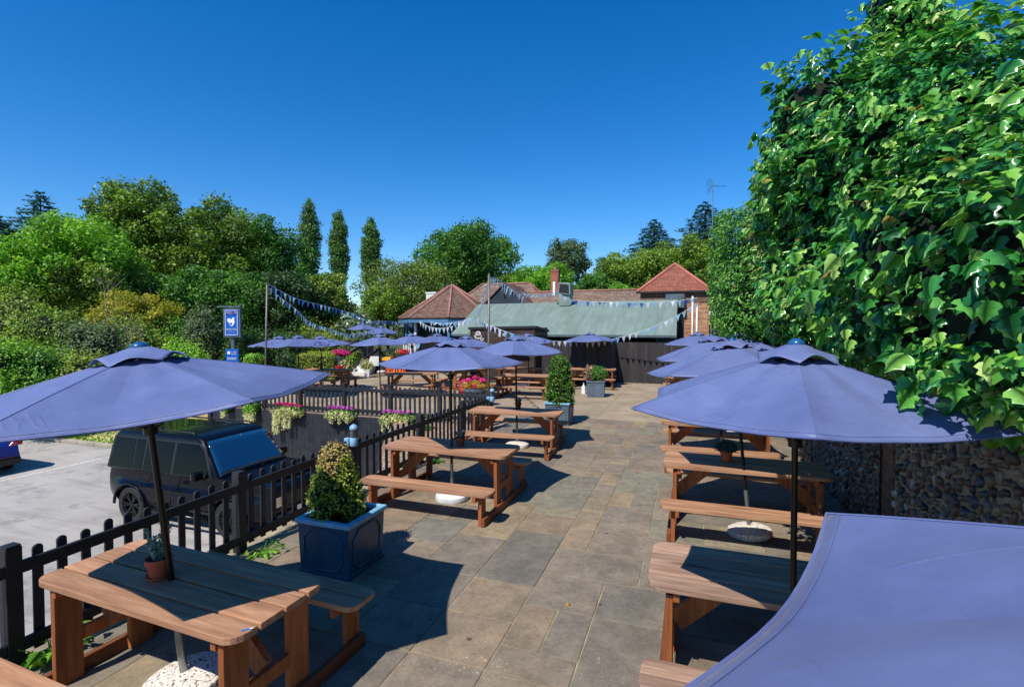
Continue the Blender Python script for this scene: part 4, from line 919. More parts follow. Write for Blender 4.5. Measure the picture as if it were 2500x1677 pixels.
# ------------------------------------------------------------------ vehicles
def car(name, label, x, y, rz, kind):
    t_ = thing(name, label, 'car', (x, y, CP), rz); suv = kind == 'suv'; pm = 'carblack' if suv else 'carblue'
    if suv: L, WB, r0, WR, HW, zb, zt, sill = 4.58, 2.75, .83, .39, .98, 1.13, 1.93, .42
    else: L, WB, r0, WR, HW, zb, zt, sill = 4.15, 2.55, .78, .32, .89, .90, 1.46, .24
    w1, w2 = r0, r0 + WB
    def arch(xc, ra): return [(xc + ra * math.cos(a), max(sill, WR + ra * math.sin(a))) for a in [PI - PI * q / 10 for q in range(11)]]
    if suv: top = [(L, .62), (L - .01, .98), (L - .08, 1.10), (L - .5, 1.15), (3.35, 1.17), (3.28, zb + .05), (.03, zb), (.0, .95), (.02, .60)]
    else: top = [(L, .45), (L - .04, .62), (L - .25, .74), (L - .9, .88), (2.95, .93), (2.9, zb + .04), (.10, zb + .06), (.0, .80), (.02, .42)]
    bot = [(.06, sill + .02)] + [p for p in arch(w1, WR + .07)] + [p for p in arch(w2, WR + .07)] + [(L - .06, sill + .02)]
    poly = bot + top
    xc = L / 2
    def body(v): 
        z = v[1]; k = HW - .02 * max(0, (z - zb + .25)) - (.05 if z < sill + .05 else 0)
        e = 1 - (.10 if suv else .16) * max(0, abs(v[0] - xc) / xc - .82) / .18
        return Vector((v[0] - xc, v[2] * k * e, z))
    mb = MB(); mb.prism([(p[0], p[1]) for p in poly], -1, 1, fn=body); b = mb.build('body', pm, t_, bevel=.05 if suv else .07, seg=4)
    bm = bmesh.new(); bm.from_mesh(b.data)
    for zz in [sill + .08 * q for q in range(1, 12)]: bmesh.ops.bisect_plane(bm, geom=bm.verts[:] + bm.edges[:] + bm.faces[:], plane_co=(0, 0, zz), plane_no=(0, 0, 1))
    for xx in (-xc * .97, -xc * .9, -xc * .8, xc * .8, xc * .9, xc * .97): bmesh.ops.bisect_plane(bm, geom=bm.verts[:] + bm.edges[:] + bm.faces[:], plane_co=(xx, 0, 0), plane_no=(1, 0, 0))
    for v in bm.verts:
        z = v.co.z; zm = zb - .32; f_ = 1 - (.075 * ((z - zm) / .4) ** 2 if z > zm else .03 * ((zm - z) / .4) ** 2); ex = abs(v.co.x) / xc; f_ *= 1 - .05 * max(0, (ex - .75) / .25) ** 2; v.co.y *= f_
    bm.to_mesh(b.data); bm.free(); smooth_angle(b, 50)
    # greenhouse: stations of (x, z) outline lofted inwards
    hwz = lambda z: HW - .035 - (HW - (.80 if suv else .66)) * max(0, min(1, (z - zb) / (zt - zb))) ** 1.15
    if suv: gh = [(.04, zb - .02), (.09, 1.60), (.14, zt - .09), (.26, zt), (2.55, zt), (2.72, zt - .06), (3.30, zb + .02)]
    else: gh = [(.05, zb - .02), (.22, 1.22), (.42, zt - .05), (.75, zt), (2.0, zt - .02), (2.25, zt - .10), (2.98, zb)]
    mb = MB(); mb.prism(gh, -1, 1, fn=lambda v: Vector((v[0] - xc, v[2] * hwz(v[1]), v[1]))); b = mb.build('roof', pm, t_, bevel=.07, seg=4); smooth_angle(b, 50)
    def side(poly2, nm, mt, proud, s, par=None, th=.012):
        mb = MB(); mb.prism(poly2, 0, 1, fn=lambda v: Vector((v[0] - xc, s * ((hwz(v[1]) if v[1] > zb else HW - .02 * max(0, v[1] - zb + .25)) + proud - th * v[2]), v[1])))
        return mb.build(nm, mt, par or t_, bevel=.004, seg=1)
    zlo, zhi = zb + .05, zt - .15
    if suv: wins = [[(.17, zlo), (.22, zhi), (.84, zhi), (.84, zlo)], [(.88, zlo), (.88, zhi), (1.14, zhi), (1.14, zlo)], [(1.20, zlo), (1.20, zhi), (1.98, zhi), (1.98, zlo)], [(2.06, zlo), (2.06, zhi), (2.66, zhi), (2.80, zhi - .10), (3.06, zlo)]]
    else: wins = [[(.55, zlo + .1), (.75, zhi), (1.35, zhi), (1.35, zlo)], [(1.42, zlo), (1.42, zhi), (2.05, zhi - .02), (2.62, zlo)]]
    for s in (-1, 1):
        for wv in wins: side(wv, 'side_window', 'glass', .010, s)
        if suv:
            side([(.10, zlo - .02), (.16, zhi + .03), (2.70, zhi + .03), (2.86, zhi - .05), (3.14, zlo - .02)], 'window_surround', 'plastic', .004, s)
            for xd in (1.16, 2.02): mb = MB(); mb.box((xd - xc, s * (HW - .004), .82), (.012, .012, .60)); mb.build('door_gap', 'plastic', t_)
        for xd in ((1.32, 2.20) if suv else (1.5,)):
            mb = MB(); mb.box((xd - xc, s * (HW + .012), zb - .17), (.17, .03, .032)); mb.build('door_handle', pm, t_, bevel=.01)
        for wx in (w1, w2):   # wheel
            wy = s * (HW - .14)
            wh = bpy.data.objects.new('wheel', None); C.objects.link(wh); wh.parent = t_; wh.location = (wx - xc, wy, WR); wh.rotation_euler = (R(90), 0, 0)
            mb = MB(); mb.lathe([(WR * .66, -.12), (WR * .93, -.125), (WR, -.10), (WR, .10), (WR * .93, .125), (WR * .66, .12)], 40, cap=False); ty = smooth_angle(mb.build('tyre', 'tarblack', wh), 35)
            mb = MB(); mb.lathe([(WR * .67, -.10), (WR * .62, -.08), (WR * .60, .08), (WR * .67, .10)], 32, cap=False)
            for q in range(6):
                a = q * PI / 3
                for dz in (-1, 1): 
                    a2 = a + dz * .16; mb.beam((.05 * math.cos(a), .05 * math.sin(a), -s * .085), (WR * .64 * math.cos(a2), WR * .64 * math.sin(a2), -s * .10), .035, .03)
            mb.lathe([(.07, -s * .06), (.065, -s * .10), (.03, -s * .115)], 16); mb.lathe([(WR * .6, .0), (WR * .6, .02)], 24)
            mb.build('rim', 'alloy', wh)
            mb = MB(); ra = WR + .075; pts = [(wx - xc + ra * math.cos(a), s * (HW + .006), WR + ra * math.sin(a)) for a in [PI * q / 12 for q in range(13)]]
            mb.tube(pts, .03, 6); mb.build('wheel_arch', pm if suv else 'plastic', t_, smooth=True)
        # mirror
        mx, mz = (2.95, zb + .12) if suv else (2.62, zb + .07)
        mi = MB(); mi.box((mx - xc, s * (HW + .13), mz), (.12, .22, .17)); mir = mi.build('mirror', pm, t_, bevel=.045, seg=4); smooth_angle(mir, 60)
        mb = MB(); mb.box((mx - xc - .062, s * (HW + .13), mz), (.006, .18, .13)); mb.build('mirror_glass', 'chrome', mir, bevel=.002)
        mb = MB(); mb.beam((mx - xc + .02, s * (HW - .03), mz - .10), (mx - xc, s * (HW + .08), mz - .04), .05, .04); mb.build('mirror_arm', 'plastic', mir)
        mb = MB(); mb.box((L - xc - .02, s * (HW - .26), .80 if suv else .62), (.06, .26, .20 if suv else .13)); mb.build('headlight', 'chrome' if suv else 'glass', t_, bevel=.03)
        if suv: mb = MB(); mb.box((.015 - xc, s * (HW - .26), .95), (.03, .10, .22)); mb.build('tail_light', 'redlight', t_, bevel=.01)
        else:
            mb = MB(); mb.prism([(-.15, -.05), (.17, -.06), (.19, .06), (-.05, .06)], 0, .05, fn=lambda v: Vector((-.005 - xc + v[2] * 1.2 + .05 * max(0, v[0]), s * (HW - .26 + v[0]), .84 + v[1]))); mb.build('tail_light', 'redlight', t_, bevel=.01)
        if suv:
            mb = MB(); mb.tube([(.35 - xc, s * .70, zt + .045), (.42 - xc, s * .70, zt + .05), (2.35 - xc, s * .70, zt + .05), (2.45 - xc, s * .70, zt + .01)], .018, 8); mb.build('roof_rail', 'plastic', t_, smooth=True)
            mb = MB(); mb.tube([(w1 + .5 - xc, s * (HW + .03), .36), (w2 - .5 - xc, s * (HW + .03), .36)], .04, 8); mb.build('side_step', 'alloy', t_, smooth=True)
    # windscreen and rear window
    def screen(pa, pb, nm, mt, ins=.07):
        (x0, z0), (x1, z1) = pa, pb; nx_, nz_ = (z0 - z1), (x1 - x0); q = math.hypot(nx_, nz_); nx_, nz_ = -nx_ / q, -nz_ / q
        if nz_ < 0: nx_, nz_ = -nx_, -nz_
        h0, h1 = hwz(z0) - ins, hwz(z1) - ins; vs = []; nu, nv = 14, 6; mb = MB()
        for i in range(nv + 1):
            for j in range(nu + 1):
                a, b_ = i / nv, j / nu * 2 - 1; hh = h0 + (h1 - h0) * a; bl_ = .010 + .045 * (1 - b_ * b_) * (.4 + .6 * math.sin(PI * a)) ; vs.append((x0 + (x1 - x0) * a - xc + nx_ * bl_, b_ * hh, z0 + (z1 - z0) * a + nz_ * bl_))
        mb.add(vs, [(i * (nu + 1) + j, i * (nu + 1) + j + 1, (i + 1) * (nu + 1) + j + 1, (i + 1) * (nu + 1) + j) for i in range(nv) for j in range(nu)])
        o_ = mb.build(nm, mt, t_, smooth=True); sd_ = o_.modifiers.new('s', 'SOLIDIFY'); sd_.thickness = .012; sd_.offset = 0; return o_
        for off in (.010, -.01):
            vs += [(x0 - xc + nx_ * off, -h0, z0 + nz_ * off), (x0 - xc + nx_ * off, h0, z0 + nz_ * off), (x1 - xc + nx_ * off, h1, z1 + nz_ * off), (x1 - xc + nx_ * off, -h1, z1 + nz_ * off)]
        mb = MB(); mb.add(vs, [(0, 1, 2, 3), (7, 6, 5, 4), (0, 4, 5, 1), (1, 5, 6, 2), (2, 6, 7, 3), (3, 7, 4, 0)]); return mb.build(nm, mt, t_, bevel=.003, seg=1)
    if suv:
        ws = screen((3.27, zb + .06), (2.76, zt - .10), 'windscreen', 'screen')
        mb = MB(); mb.tube([(3.33 - xc, -.5, zb + .07), (3.22 - xc, -.05, zb + .14), (3.19 - xc, .25, zb + .17)], .010, 5); mb.tube([(3.33 - xc, .1, zb + .07), (3.22 - xc, .45, zb + .14), (3.19 - xc, .7, zb + .17)], .010, 5); mb.build('wiper', 'plastic', ws)
        mb = MB(); mb.prism(rounded(3.42, L - .22, -.62, .62, .10, {'ll', 'lr', 'ur', 'ul'}), 0, .03, fn=lambda v: Vector((v[0] - xc, v[1], 1.160 - .03 * max(0, (v[0] - 3.42)) / .95 + v[2]))); mb.build('bonnet', pm, t_, bevel=.012)
        mb = MB(); mb.box((L - xc + .0, 0, .80), (.05, 1.05, .22)); mb.box((L - xc - .02, 0, .48), (.10, 1.5, .18)); mb.build('grille', 'plastic', t_, bevel=.01)
        mb = MB(); mb.box((L - xc + .03, 0, .55), (.02, .52, .11)); mb.build('number_plate', 'white', t_)
        mb = MB(); mb.lathe([(.36, -.10), (.38, -.08), (.38, .08), (.36, .10)], 28); sp = mb.build('spare_wheel', 'tarblack', t_); sp.rotation_euler = (0, R(90), 0); sp.location = (-xc - .10, 0, 1.0)
        mb = MB(); mb.box((-.004 - xc + .09, 0, 1.48), (.02, 1.25, .40)); mb.build('rear_window', 'glass', t_, bevel=.01)
    else:
        screen((2.96, zb + .02), (2.20, zt - .09), 'windscreen', 'screen', .10); screen((.13, zb + .12), (.50, zt - .06), 'rear_window', 'glass', .12)
        mb = MB(); mb.box((-.01 - xc, 0, .62), (.02, .52, .115)); mb.build('number_plate', 'plate', t_, bevel=.004)
        mb = MB(); mb.box((.0 - xc, 0, .35), (.08, 1.5, .20)); mb.build('bumper', 'plastic', t_, bevel=.03)
        mb = MB(); mb.box((-.004 - xc, 0, .47), (.03, 1.3, .012)); mb.build('bumper_trim', 'redlight', t_)
    return t_
car('parked_car', 'black boxy four wheel drive parked below the terrace fence', -9.75, 8.36, 0, 'suv')
car('parked_car', 'blue hatchback cut off at the left edge, only its rear corner in view', -20.28, 8.28, PI, 'hatch')

# ------------------------------------------------------------------ poles and bunting
for lb, px, d, top in (('tall grey bunting pole at the left end of the retaining wall picket fence', 648, 14.9, (652, 693)), ('tall grey bunting pole at the corner where both picket fences meet', 1193, 12.1, (1194, 670))):
    a = at(px, 900, d); b = at(*top, d); mb = MB(); q = b - a; k = (0 - a.z) / q.z; f = a + q * k; f.z = -.02
    mb.tube([f * 0, b - f], .028, 10); mb.lathe([(.034, 0), (.03, .02), (.001, .024)], 10, b - f); o = mb.build('bunting_pole', 'greypole', None, smooth=True, loc=f); tag(o, lb, 'pole')
def bunting(label, pts, pat, space=.24, size=.17, twist=.5, bunch=False):
    P = [at(*p) for p in pts]
    t_ = thing('bunting', label, 'bunting', P[0]); O = P[0]; P = [p - O for p in P]
    # smooth curve
    Q = []
    for i in range(len(P) - 1):
        p0, p1, p2, p3 = P[max(i - 1, 0)], P[i], P[i + 1], P[min(i + 2, len(P) - 1)]
        for q in range(8):
            s = q / 8; Q.append(.5 * ((2 * p1) + (p2 - p0) * s + (2 * p0 - 5 * p1 + 4 * p2 - p3) * s * s + (3 * p1 - p0 - 3 * p2 + p3) * s ** 3))
    Q.append(P[-1]); mb = MB(); mb.tube(Q, .006, 5, False); mb.build('cord', 'cordwhite', t_)
    dist = 0; nxt = space * .5; k = 0; tot = sum((Q[i + 1] - Q[i]).length for i in range(len(Q) - 1)); space = max(space, tot / 90)
    for i in range(len(Q) - 1):
        sg = Q[i + 1] - Q[i]; L = sg.length
        while nxt < dist + L and k < 95:
            c = Q[i] + sg * ((nxt - dist) / L); d = sg.normalized(); tw = rs.gauss(0, twist); dn = Vector((0, 0, -1)); dn = (dn + d.cross(dn) * tw * .6).normalized()
            if bunch: dn = Vector((rs.gauss(0, .6), rs.gauss(0, .6), -1)).normalized()
            nn = d.cross(dn).normalized(); w2 = size * .36 * rs.uniform(.9, 1.1); h = size * rs.uniform(1.0, 1.15); cv = rs.uniform(-.03, .03)
            mb = MB(); vs = [c - d * w2, c + d * w2, c + d * w2 * .55 + dn * h * .45 + nn * cv, c + dn * h + nn * cv * .5 + d * rs.uniform(-.01, .01), c - d * w2 * .55 + dn * h * .45 + nn * cv]
            vs2 = [v + nn * .0012 for v in vs]; mb.add(vs, [(0, 1, 2, 3, 4)])
            mb.build('flag', pat[k % len(pat)], t_); k += 1; nxt += space
        dist += L
    return t_
W_, S_, B_, P__ = 'flag_w', 'flag_s', 'flag_b', 'flag_t'
bunting('upper bunting from the left pole down towards the red roofed pavilion', [(656, 694, 14.9), (722, 728, 16.2), (806, 750, 18), (868, 768, 20), (904, 784, 21.5), (949, 784, 24), (1008, 792, 27)], [B_, S_, B_, W_, S_, P__, B_, B_], .235, .19, .25)
bunting('lower sagging bunting from the left pole to the raised deck', [(655, 702, 14.9), (686, 727, 15.6), (725, 757, 16.6), (757, 787, 17.6), (800, 801, 19), (850, 816, 20.5), (880, 813, 22), (915, 807, 24)], [W_, B_, S_, P__, W_, B_, S_, P__], .20, .18, .35)
bunting('white bunting looped under the blue fascia of the pavilion veranda', [(1024, 783, 26), (1042, 795, 25.5), (1068, 801, 25), (1098, 798, 24.5), (1130, 785, 24), (1156, 776, 23.5)], [W_, W_, P__, W_], .26, .26, .2)
bunting('crumpled second row of white bunting hung against the veranda fascia', [(1050, 786, 26), (1075, 789, 25.6), (1100, 788, 25), (1125, 784, 24.6), (1150, 777, 24)], [W_, P__, S_], .13, .22, .8, True)
bunting('bunched pale bunting hanging from the middle pole to the left', [(1193, 684, 12.1), (1187, 702, 13), (1180, 728, 15), (1172, 752, 18), (1158, 778, 21.5)], [W_, S_, P__, W_], .12, .17, .8, True)
bunting('blue and white bunting from the middle pole over the green roof', [(1195, 678, 12.1), (1214, 681, 13), (1240, 699, 14.6), (1266, 715, 16), (1282, 727, 17)], [S_, W_, P__, W_], .27, .25, .3)
bunting('bunched white bunting stretched in front of the tiled roof towards the cowl', [(1272, 710, 17), (1290, 718, 18), (1325, 720, 19), (1350, 716, 20), (1366, 714, 21)], [W_, P__, W_], .12, .16, .9, True)
bunting('bunting along the top of the green roof to the brick tower', [(1362, 714, 21), (1384, 728, 21), (1420, 735, 21), (1500, 738, 20.5), (1580, 739, 20), (1650, 735, 19.5), (1704, 727, 19)], [W_, W_, P__, B_, S_, B_, W_, P__, W_], .24, .22, .5)
bunting('bunting crossing in front of the dark hut and its white lettering', [(1164, 779, 20), (1192, 792, 19), (1225, 806, 18.5), (1262, 818, 18.5), (1300, 826, 19), (1345, 832, 20), (1400, 834, 20.3), (1440, 836, 20.5), (1486, 831, 20.5)], [W_, S_, P__, B_, W_, W_, W_], .24, .21, .25)
bunting('bunting rising to the right in front of the green roof and brick tower', [(1486, 830, 20.5), (1530, 819, 20.2), (1580, 804, 20), (1625, 785, 19.6), (1665, 764, 19.3), (1706, 738, 19)], [P__, S_, W_, W_, W_, P__], .25, .22, .2)

# ------------------------------------------------------------------ buildings
M['green_roof'] = None
def groof():
    t = NT('green_sheet_roof'); co = t.coord((1, .25, 1)); c = t.ramp(t.noise(co, 1.6, 7, .7), [(.3, '64756c'), (.7, '7a8a80')])
    c = t.mix(.3, c, t.mix(1.0, c, t.ramp(t.noise(t.coord((5, .4, .4)), 1, 5), [(.4, (.7, .7, .68)), (.6, (1.1, 1.1, 1.1))]), 'MULTIPLY'))
    t.l(c, t.b.inputs['Base Color']); t.b.inputs['Roughness'].default_value = .7; return t.m
M['green_roof'] = groof()
M['tile'] = brick('brown_roof_tiles', '5e4438', '7c5e4e', '33251e', w=.18, h=.085); M['tile_red'] = brick('red_roof_tiles', '7e4533', '965a46', '4a2a20', w=.18, h=.085)
M['tile_grey'] = brick('dull_roof_tiles', '6a5548', '83705f', '40332a', w=.2, h=.10)
M['ridge'] = simple('ridge_tiles', '94685a', .8, var=.15, vs=4); M['ridge_red'] = simple('red_ridge_tiles', 'b0685a', .8, var=.1, vs=4)
M['hutwood'] = wood_mat('dark_hut_boards', '2a211d', '3f322c', '5a4a40', 0, .7)
M['darkblue'] = simple('dark_blue_boards', '232d38', .6, var=.15); M['fascia'] = simple('blue_fascia', '4a7698', .5, var=.08)
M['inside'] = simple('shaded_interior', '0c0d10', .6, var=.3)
M['amberwood'] = wood_mat('new_shelf_wood', 'a8663a', 'c98a58', 'dba672', 0, .6)
M['slate'] = simple('slate_grey_paint', '4a5a60', .6, var=.15)
# green roofed building
t = thing('green_roofed_building', 'long low building with a sloping green sheet roof behind the dark board fence', 'building', (-6.3, 25.5, 0))
def loc(p): return (p[0] + 6.3, p[1] - 25.5, p[2])
A, B, Cc, D_ = (-11.5, 23.3, 2.06), (-.66, 23.3, 2.06), (-.76, 28.0, 3.84), (-12.0, 28.0, 3.74)
mb = MB(); vs = [loc(p) for p in (A, B, Cc, D_)]; mb.add(vs + [(v[0], v[1], v[2] - .09) for v in vs], [(0, 1, 2, 3), (7, 6, 5, 4), (0, 4, 5, 1), (1, 5, 6, 2), (2, 6, 7, 3), (3, 7, 4, 0)]); ro = mb.build('roof', 'green_roof', t)
mb = MB()
for k in range(1, 12):
    s = k / 12; a = Vector(loc(A)).lerp(Vector(loc(B)), s); b = Vector(loc(D_)).lerp(Vector(loc(Cc)), s); mb.beam(a + Vector((0, 0, .008)), b + Vector((0, 0, .008)), .03, .016)
mb.build('roof_joint', 'green_roof', ro)
mb = MB(); mb.beam(Vector(loc(A)) + Vector((0, -.06, -.07)), Vector(loc(B)) + Vector((0, -.06, -.07)), .10, .09); mb.build('gutter', 'slate', t)
mb = MB(); mb.box((.25, .55, .95), (10.5, .12, 1.9)); mb.box((-.35, 2.55, 1.6), (11.0, .1, 3.2)); mb.box((5.45, 1.5, 1.15), (.1, 2.0, 2.3)); mb.build('wall', 'darkblue', t)
for k, (x, w_) in enumerate(((-.9, 1.6), (1.9, 1.8), (4.0, 1.4))):
    mb = MB(); mb.box((x, .42, 1.72), (w_, .10, .46)); f = mb.build('window', 'slate', t); mb = MB(); mb.box((x, .36, 1.72), (w_ - .14, .02, .32)); mb.build('pane', 'winglass', f)
# main building
t = thing('pub_building', 'main brick and white building with brown tiled hip roofs behind the green roof', 'building', (-12, 32, 0)); O = Vector((-12, 32, 0))
def oct_roof(cx, cy, r, z0, z1, n=8, ph=PI / 8):
    vs = [(cx + r * math.cos(2 * PI * k / n + ph), cy + r * math.sin(2 * PI * k / n + ph), z0) for k in range(n)] + [(cx, cy, z1)]; return vs, [(k, (k + 1) % n, n) for k in range(n)] + [tuple(range(n))[::-1]]
pc = Vector((-14.35, 29.2, 0)); vs, fs = oct_roof(pc.x - O.x, pc.y - O.y, 3.35, 2.93, 5.02)
mb = MB(); mb.add(vs, fs); rf = mb.build('roof', 'tile', t)
mb = MB()
for k in range(8): mb.tube([Vector(vs[k]) + Vector((0, 0, .02)), Vector(vs[8]) + Vector((0, 0, .03))], .075, 6)
mb.build('ridge_tiles', 'ridge', rf, smooth=True)
n = 8; mb = MB(); 
for k in range(8):
    a, b = Vector(vs[k]), Vector(vs[(k + 1) % 8]); dz = Vector((0, 0, -.16)); mb.beam(a * 1 + dz, b + dz, .04, .26)
mb.build('fascia', 'fascia', t)
mb = MB()
for k in range(8):
    a, b = Vector(vs[k]), Vector(vs[(k + 1) % 8]); mb.beam(a + Vector((0, 0, -.04)), b + Vector((0, 0, -.04)), .10, .06)
mb.build('gutter', 'plastic', t)
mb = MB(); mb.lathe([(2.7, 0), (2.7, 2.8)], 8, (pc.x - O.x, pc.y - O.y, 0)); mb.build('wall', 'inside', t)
for k in range(8):
    a = 2 * PI * k / 8 + PI / 8; mb = MB(); mb.box((pc.x - O.x + 2.85 * math.cos(a), pc.y - O.y + 2.85 * math.sin(a), 1.4), (.14, .14, 2.8)); mb.build('veranda_post', 'white' if k % 2 else 'fascia', t)
def hip(name, x0, x1, y0, y1, z0, z1, hl, hr, mat, rmat, par):
    ym = (y0 + y1) / 2; vs = [(x0, y0, z0), (x1, y0, z0), (x1, y1, z0), (x0, y1, z0), (x0 + hl, ym, z1), (x1 - hr, ym, z1)]; vs = [(v[0] - O.x, v[1] - O.y, v[2]) for v in vs]
    mb = MB(); mb.add(vs, [(0, 1, 5, 4), (2, 3, 4, 5), (1, 2, 5), (3, 0, 4), (3, 2, 1, 0)]); r = mb.build(name, mat, par); mb = MB()
    for a, b in ((4, 5), (0, 4), (3, 4), (1, 5), (2, 5)):
        if (Vector(vs[a]) - Vector(vs[b])).length > .1: mb.tube([Vector(vs[a]) + Vector((0, 0, .02)), Vector(vs[b]) + Vector((0, 0, .02))], .07, 6)
    mb.build('ridge_tiles', rmat, r, smooth=True); return r
hip('roof', -16.0, -8.3, 30.0, 36.5, 2.95, 5.35, 2.0, 2.2, 'tile_grey', 'ridge', t)
hip('roof', -11.5, -1.6, 29.8, 34.2, 3.1, 4.65, 1, 1.6, 'tile_grey', 'ridge', t)
mb = MB(); mb.box((-.2, 1.9, 1.5), (7.0, 5.4, 3.0)); mb.box((5.3, 0, 1.5), (9.0, 3.6, 3.1)); mb.build('wall', 'white', t)
# weatherboarded gable facing the terrace
gx, gy = -10.75 - O.x, 29.0 - O.y; mb = MB(); mb.prism([(-1.25, 3.72), (1.25, 3.72), (0, 4.92)], 0, .12, fn=lambda v: Vector((gx + v[0], gy + v[2], v[1]))); gb = mb.build('gable', 'darkblue', t)
mb = MB()
for k in range(9): z = 3.78 + k * .13; hw = 1.25 * (4.92 - z) / 1.2 - .05; mb.box((gx, gy - .012, z), (max(.05, hw * 2), .028, .018))
mb.build('weatherboards', 'slate', gb)
mb = MB()
for s in (-1, 1):
    vs = [(gx, gy - .1, 5.0), (gx + s * 1.5, gy - .1, 3.60), (gx + s * 1.5, gy + 3.2, 3.60), (gx, gy + 3.2, 5.0)]; mb.add(vs + [(v[0], v[1], v[2] + .07) for v in vs], [(0, 1, 2, 3), (7, 6, 5, 4), (0, 4, 5, 1), (1, 5, 6, 2), (2, 6, 7, 3), (3, 7, 4, 0)])
mb.build('roof', 'tile', t)
mb = MB(); mb.box((gx, gy + .9, 1.86), (2.2, 1.6, 3.7)); mb.build('wall', 'darkblue', t)
mb = MB(); mb.box((gx + .04, gy - .08, 4.30), (.08, .12, .16)); mb.build('flood_light', 'plastic', t)
def chimney(px0, px1, pt, pb, d, mat, pots):
    a = at(px0, pt, d); b = at(px1, pt, d); c = at(px0, pb, d); w_ = (b - a).length; ce = (a + b) / 2; mb = MB(); mb.box((ce.x - O.x, ce.y + w_ / 2 - O.y, (a.z + c.z) / 2 - .3), (w_, w_ * .9, a.z - c.z + .6)); ch = mb.build('chimney', mat, t)
    mb = MB(); mb.box((ce.x - O.x, ce.y + w_ / 2 - O.y, a.z + .03), (w_ * 1.1, w_, .10)); mb.build('cap', mat, ch)
    if pots: mb = MB(); mb.lathe([(.10, 0), (.09, .25), (.07, .25)], 10, (ce.x - O.x, ce.y + w_ / 2 - O.y, a.z + .06)); mb.build('chimney_pot', 'ridge', ch)
chimney(1038, 1064, 716, 752, 35, 'white', False); chimney(1344, 1363, 662, 715, 34, 'brick_red', True)
# extractor cowl
p = at(1380, 712, 28); t = thing('extractor_cowl', 'green grey extractor cowl with a dark mouth rising over the roof', 'vent', p)
mb = MB(); mb.box((0, .15, -.35), (.62, .7, .9)); mb.build('duct', 'green_roof', t, bevel=.03)
mb = MB(); mb.prism([(-.36, -.22), (.36, -.30), (.34, .34), (-.30, .40)], -.3, .5, fn=lambda v: Vector((v[0], v[2], v[1] + .1))); mb.build('cowl', 'green_roof', t, bevel=.03)
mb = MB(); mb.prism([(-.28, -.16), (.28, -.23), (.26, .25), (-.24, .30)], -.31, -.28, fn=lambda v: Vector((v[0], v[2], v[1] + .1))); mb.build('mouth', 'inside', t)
mb = MB(); mb.box((-.62, 0, .18), (.13, .13, .75)); mb.build('flue', 'white', t)
# brick tower with red pyramid roof
t = thing('brick_tower', 'square brick block with a bright red tiled pyramid roof, left of the small leaved ivy', 'building', (-.98, 30.3, 0)); O = Vector((-.98, 30.3, 0))
vs = [(-1.85, -2.1, 4.28), (1.9, -2.1, 4.28), (1.9, 2.1, 4.28), (-1.85, 2.1, 4.28), (0, 0, 5.93)]
mb = MB(); mb.add(vs, [(0, 1, 4), (1, 2, 4), (2, 3, 4), (3, 0, 4), (3, 2, 1, 0)]); r = mb.build('roof', 'tile_red', t)
mb = MB(); [mb.tube([Vector(vs[k]) + Vector((0, 0, .02)), Vector(vs[4]) + Vector((0, 0, .02))], .085, 6) for k in range(4)]; mb.build('ridge_tiles', 'ridge_red', r, smooth=True)
mb = MB(); mb.box((0.05, 0, 1.85), (3.45, 3.8, 3.7)); mb.build('wall', 'brick_buff', t)
mb = MB(); mb.box((0.05, 0, 3.98), (3.5, 3.86, .56)); mb.build('wall_head', 'brick_old', t)
mb = MB(); mb.box((.05, -2.08, 4.24), (3.9, .06, .10)); mb.build('gutter', 'plastic', t)
mb = MB(); mb.box((0.10, -2.1, 3.75), (.95, .5, .72)); mb.build('tank_box', 'slate', t, bevel=.02)
for x in (.96, 1.18): mb = MB(); mb.tube([(x, -1.97, .1), (x, -1.97, 4.0 - (x - .96) * 2.4)], .045, 8); mb.build('downpipe', 'white', t, smooth=True)
mb = MB(); mb.box((.42, -1.96, 1.8), (.20, .14, 3.6)); mb.build('black_pipe', 'plastic', t)
# hut
t = thing('serving_hut', 'dark boarded serving hut with white painted lettering and a pale wood shelf', 'hut', (-7.7, 20.5, 0))
mb = MB()
for k in range(17): mb.box((0, 0, .07 + k * .14), (2.96, .03, .136), rnd=rs.random())
mb.build('front_wall', 'hutwood', t)
for sx in (1.48, -1.48):
    mb = MB()
    for k in range(17): mb.box((sx, .95, .07 + k * .14), (.03, 1.86, .136), rnd=rs.random())
    mb.build('side_wall', 'hutwood', t)
vs = [(-1.56, -.08, 2.40), (1.56, -.08, 2.46), (1.56, 1.95, 2.28), (-1.56, 1.95, 2.22)]; mb = MB(); mb.add(vs + [(v[0], v[1], v[2] - .10) for v in vs], [(0, 1, 2, 3), (7, 6, 5, 4), (0, 4, 5, 1), (1, 5, 6, 2), (2, 6, 7, 3), (3, 7, 4, 0)]); mb.build('roof', 'black_wood', t)
for x in (-1.45, -.78, 1.42): mb = MB(); mb.box((x, -.03, 1.15), (.07, .05, 2.3)); mb.build('post', 'hutwood', t)
mb = MB(); mb.box((.32, -.10, 1.28), (1.75, .22, .09)); mb.build('shelf', 'amberwood', t)
def strokes(name, paths, r, mat, par, fn):
    mb = MB()
    for p in paths: mb.tube([fn(q) for q in p], r, 5)
    return mb.build(name, mat, par, smooth=True)
def circ(cx, cy, r, a0=0, a1=360, n=14): return [(cx + r * math.cos(R(a0 + (a1 - a0) * k / n)), cy + r * math.sin(R(a0 + (a1 - a0) * k / n))) for k in range(n + 1)]
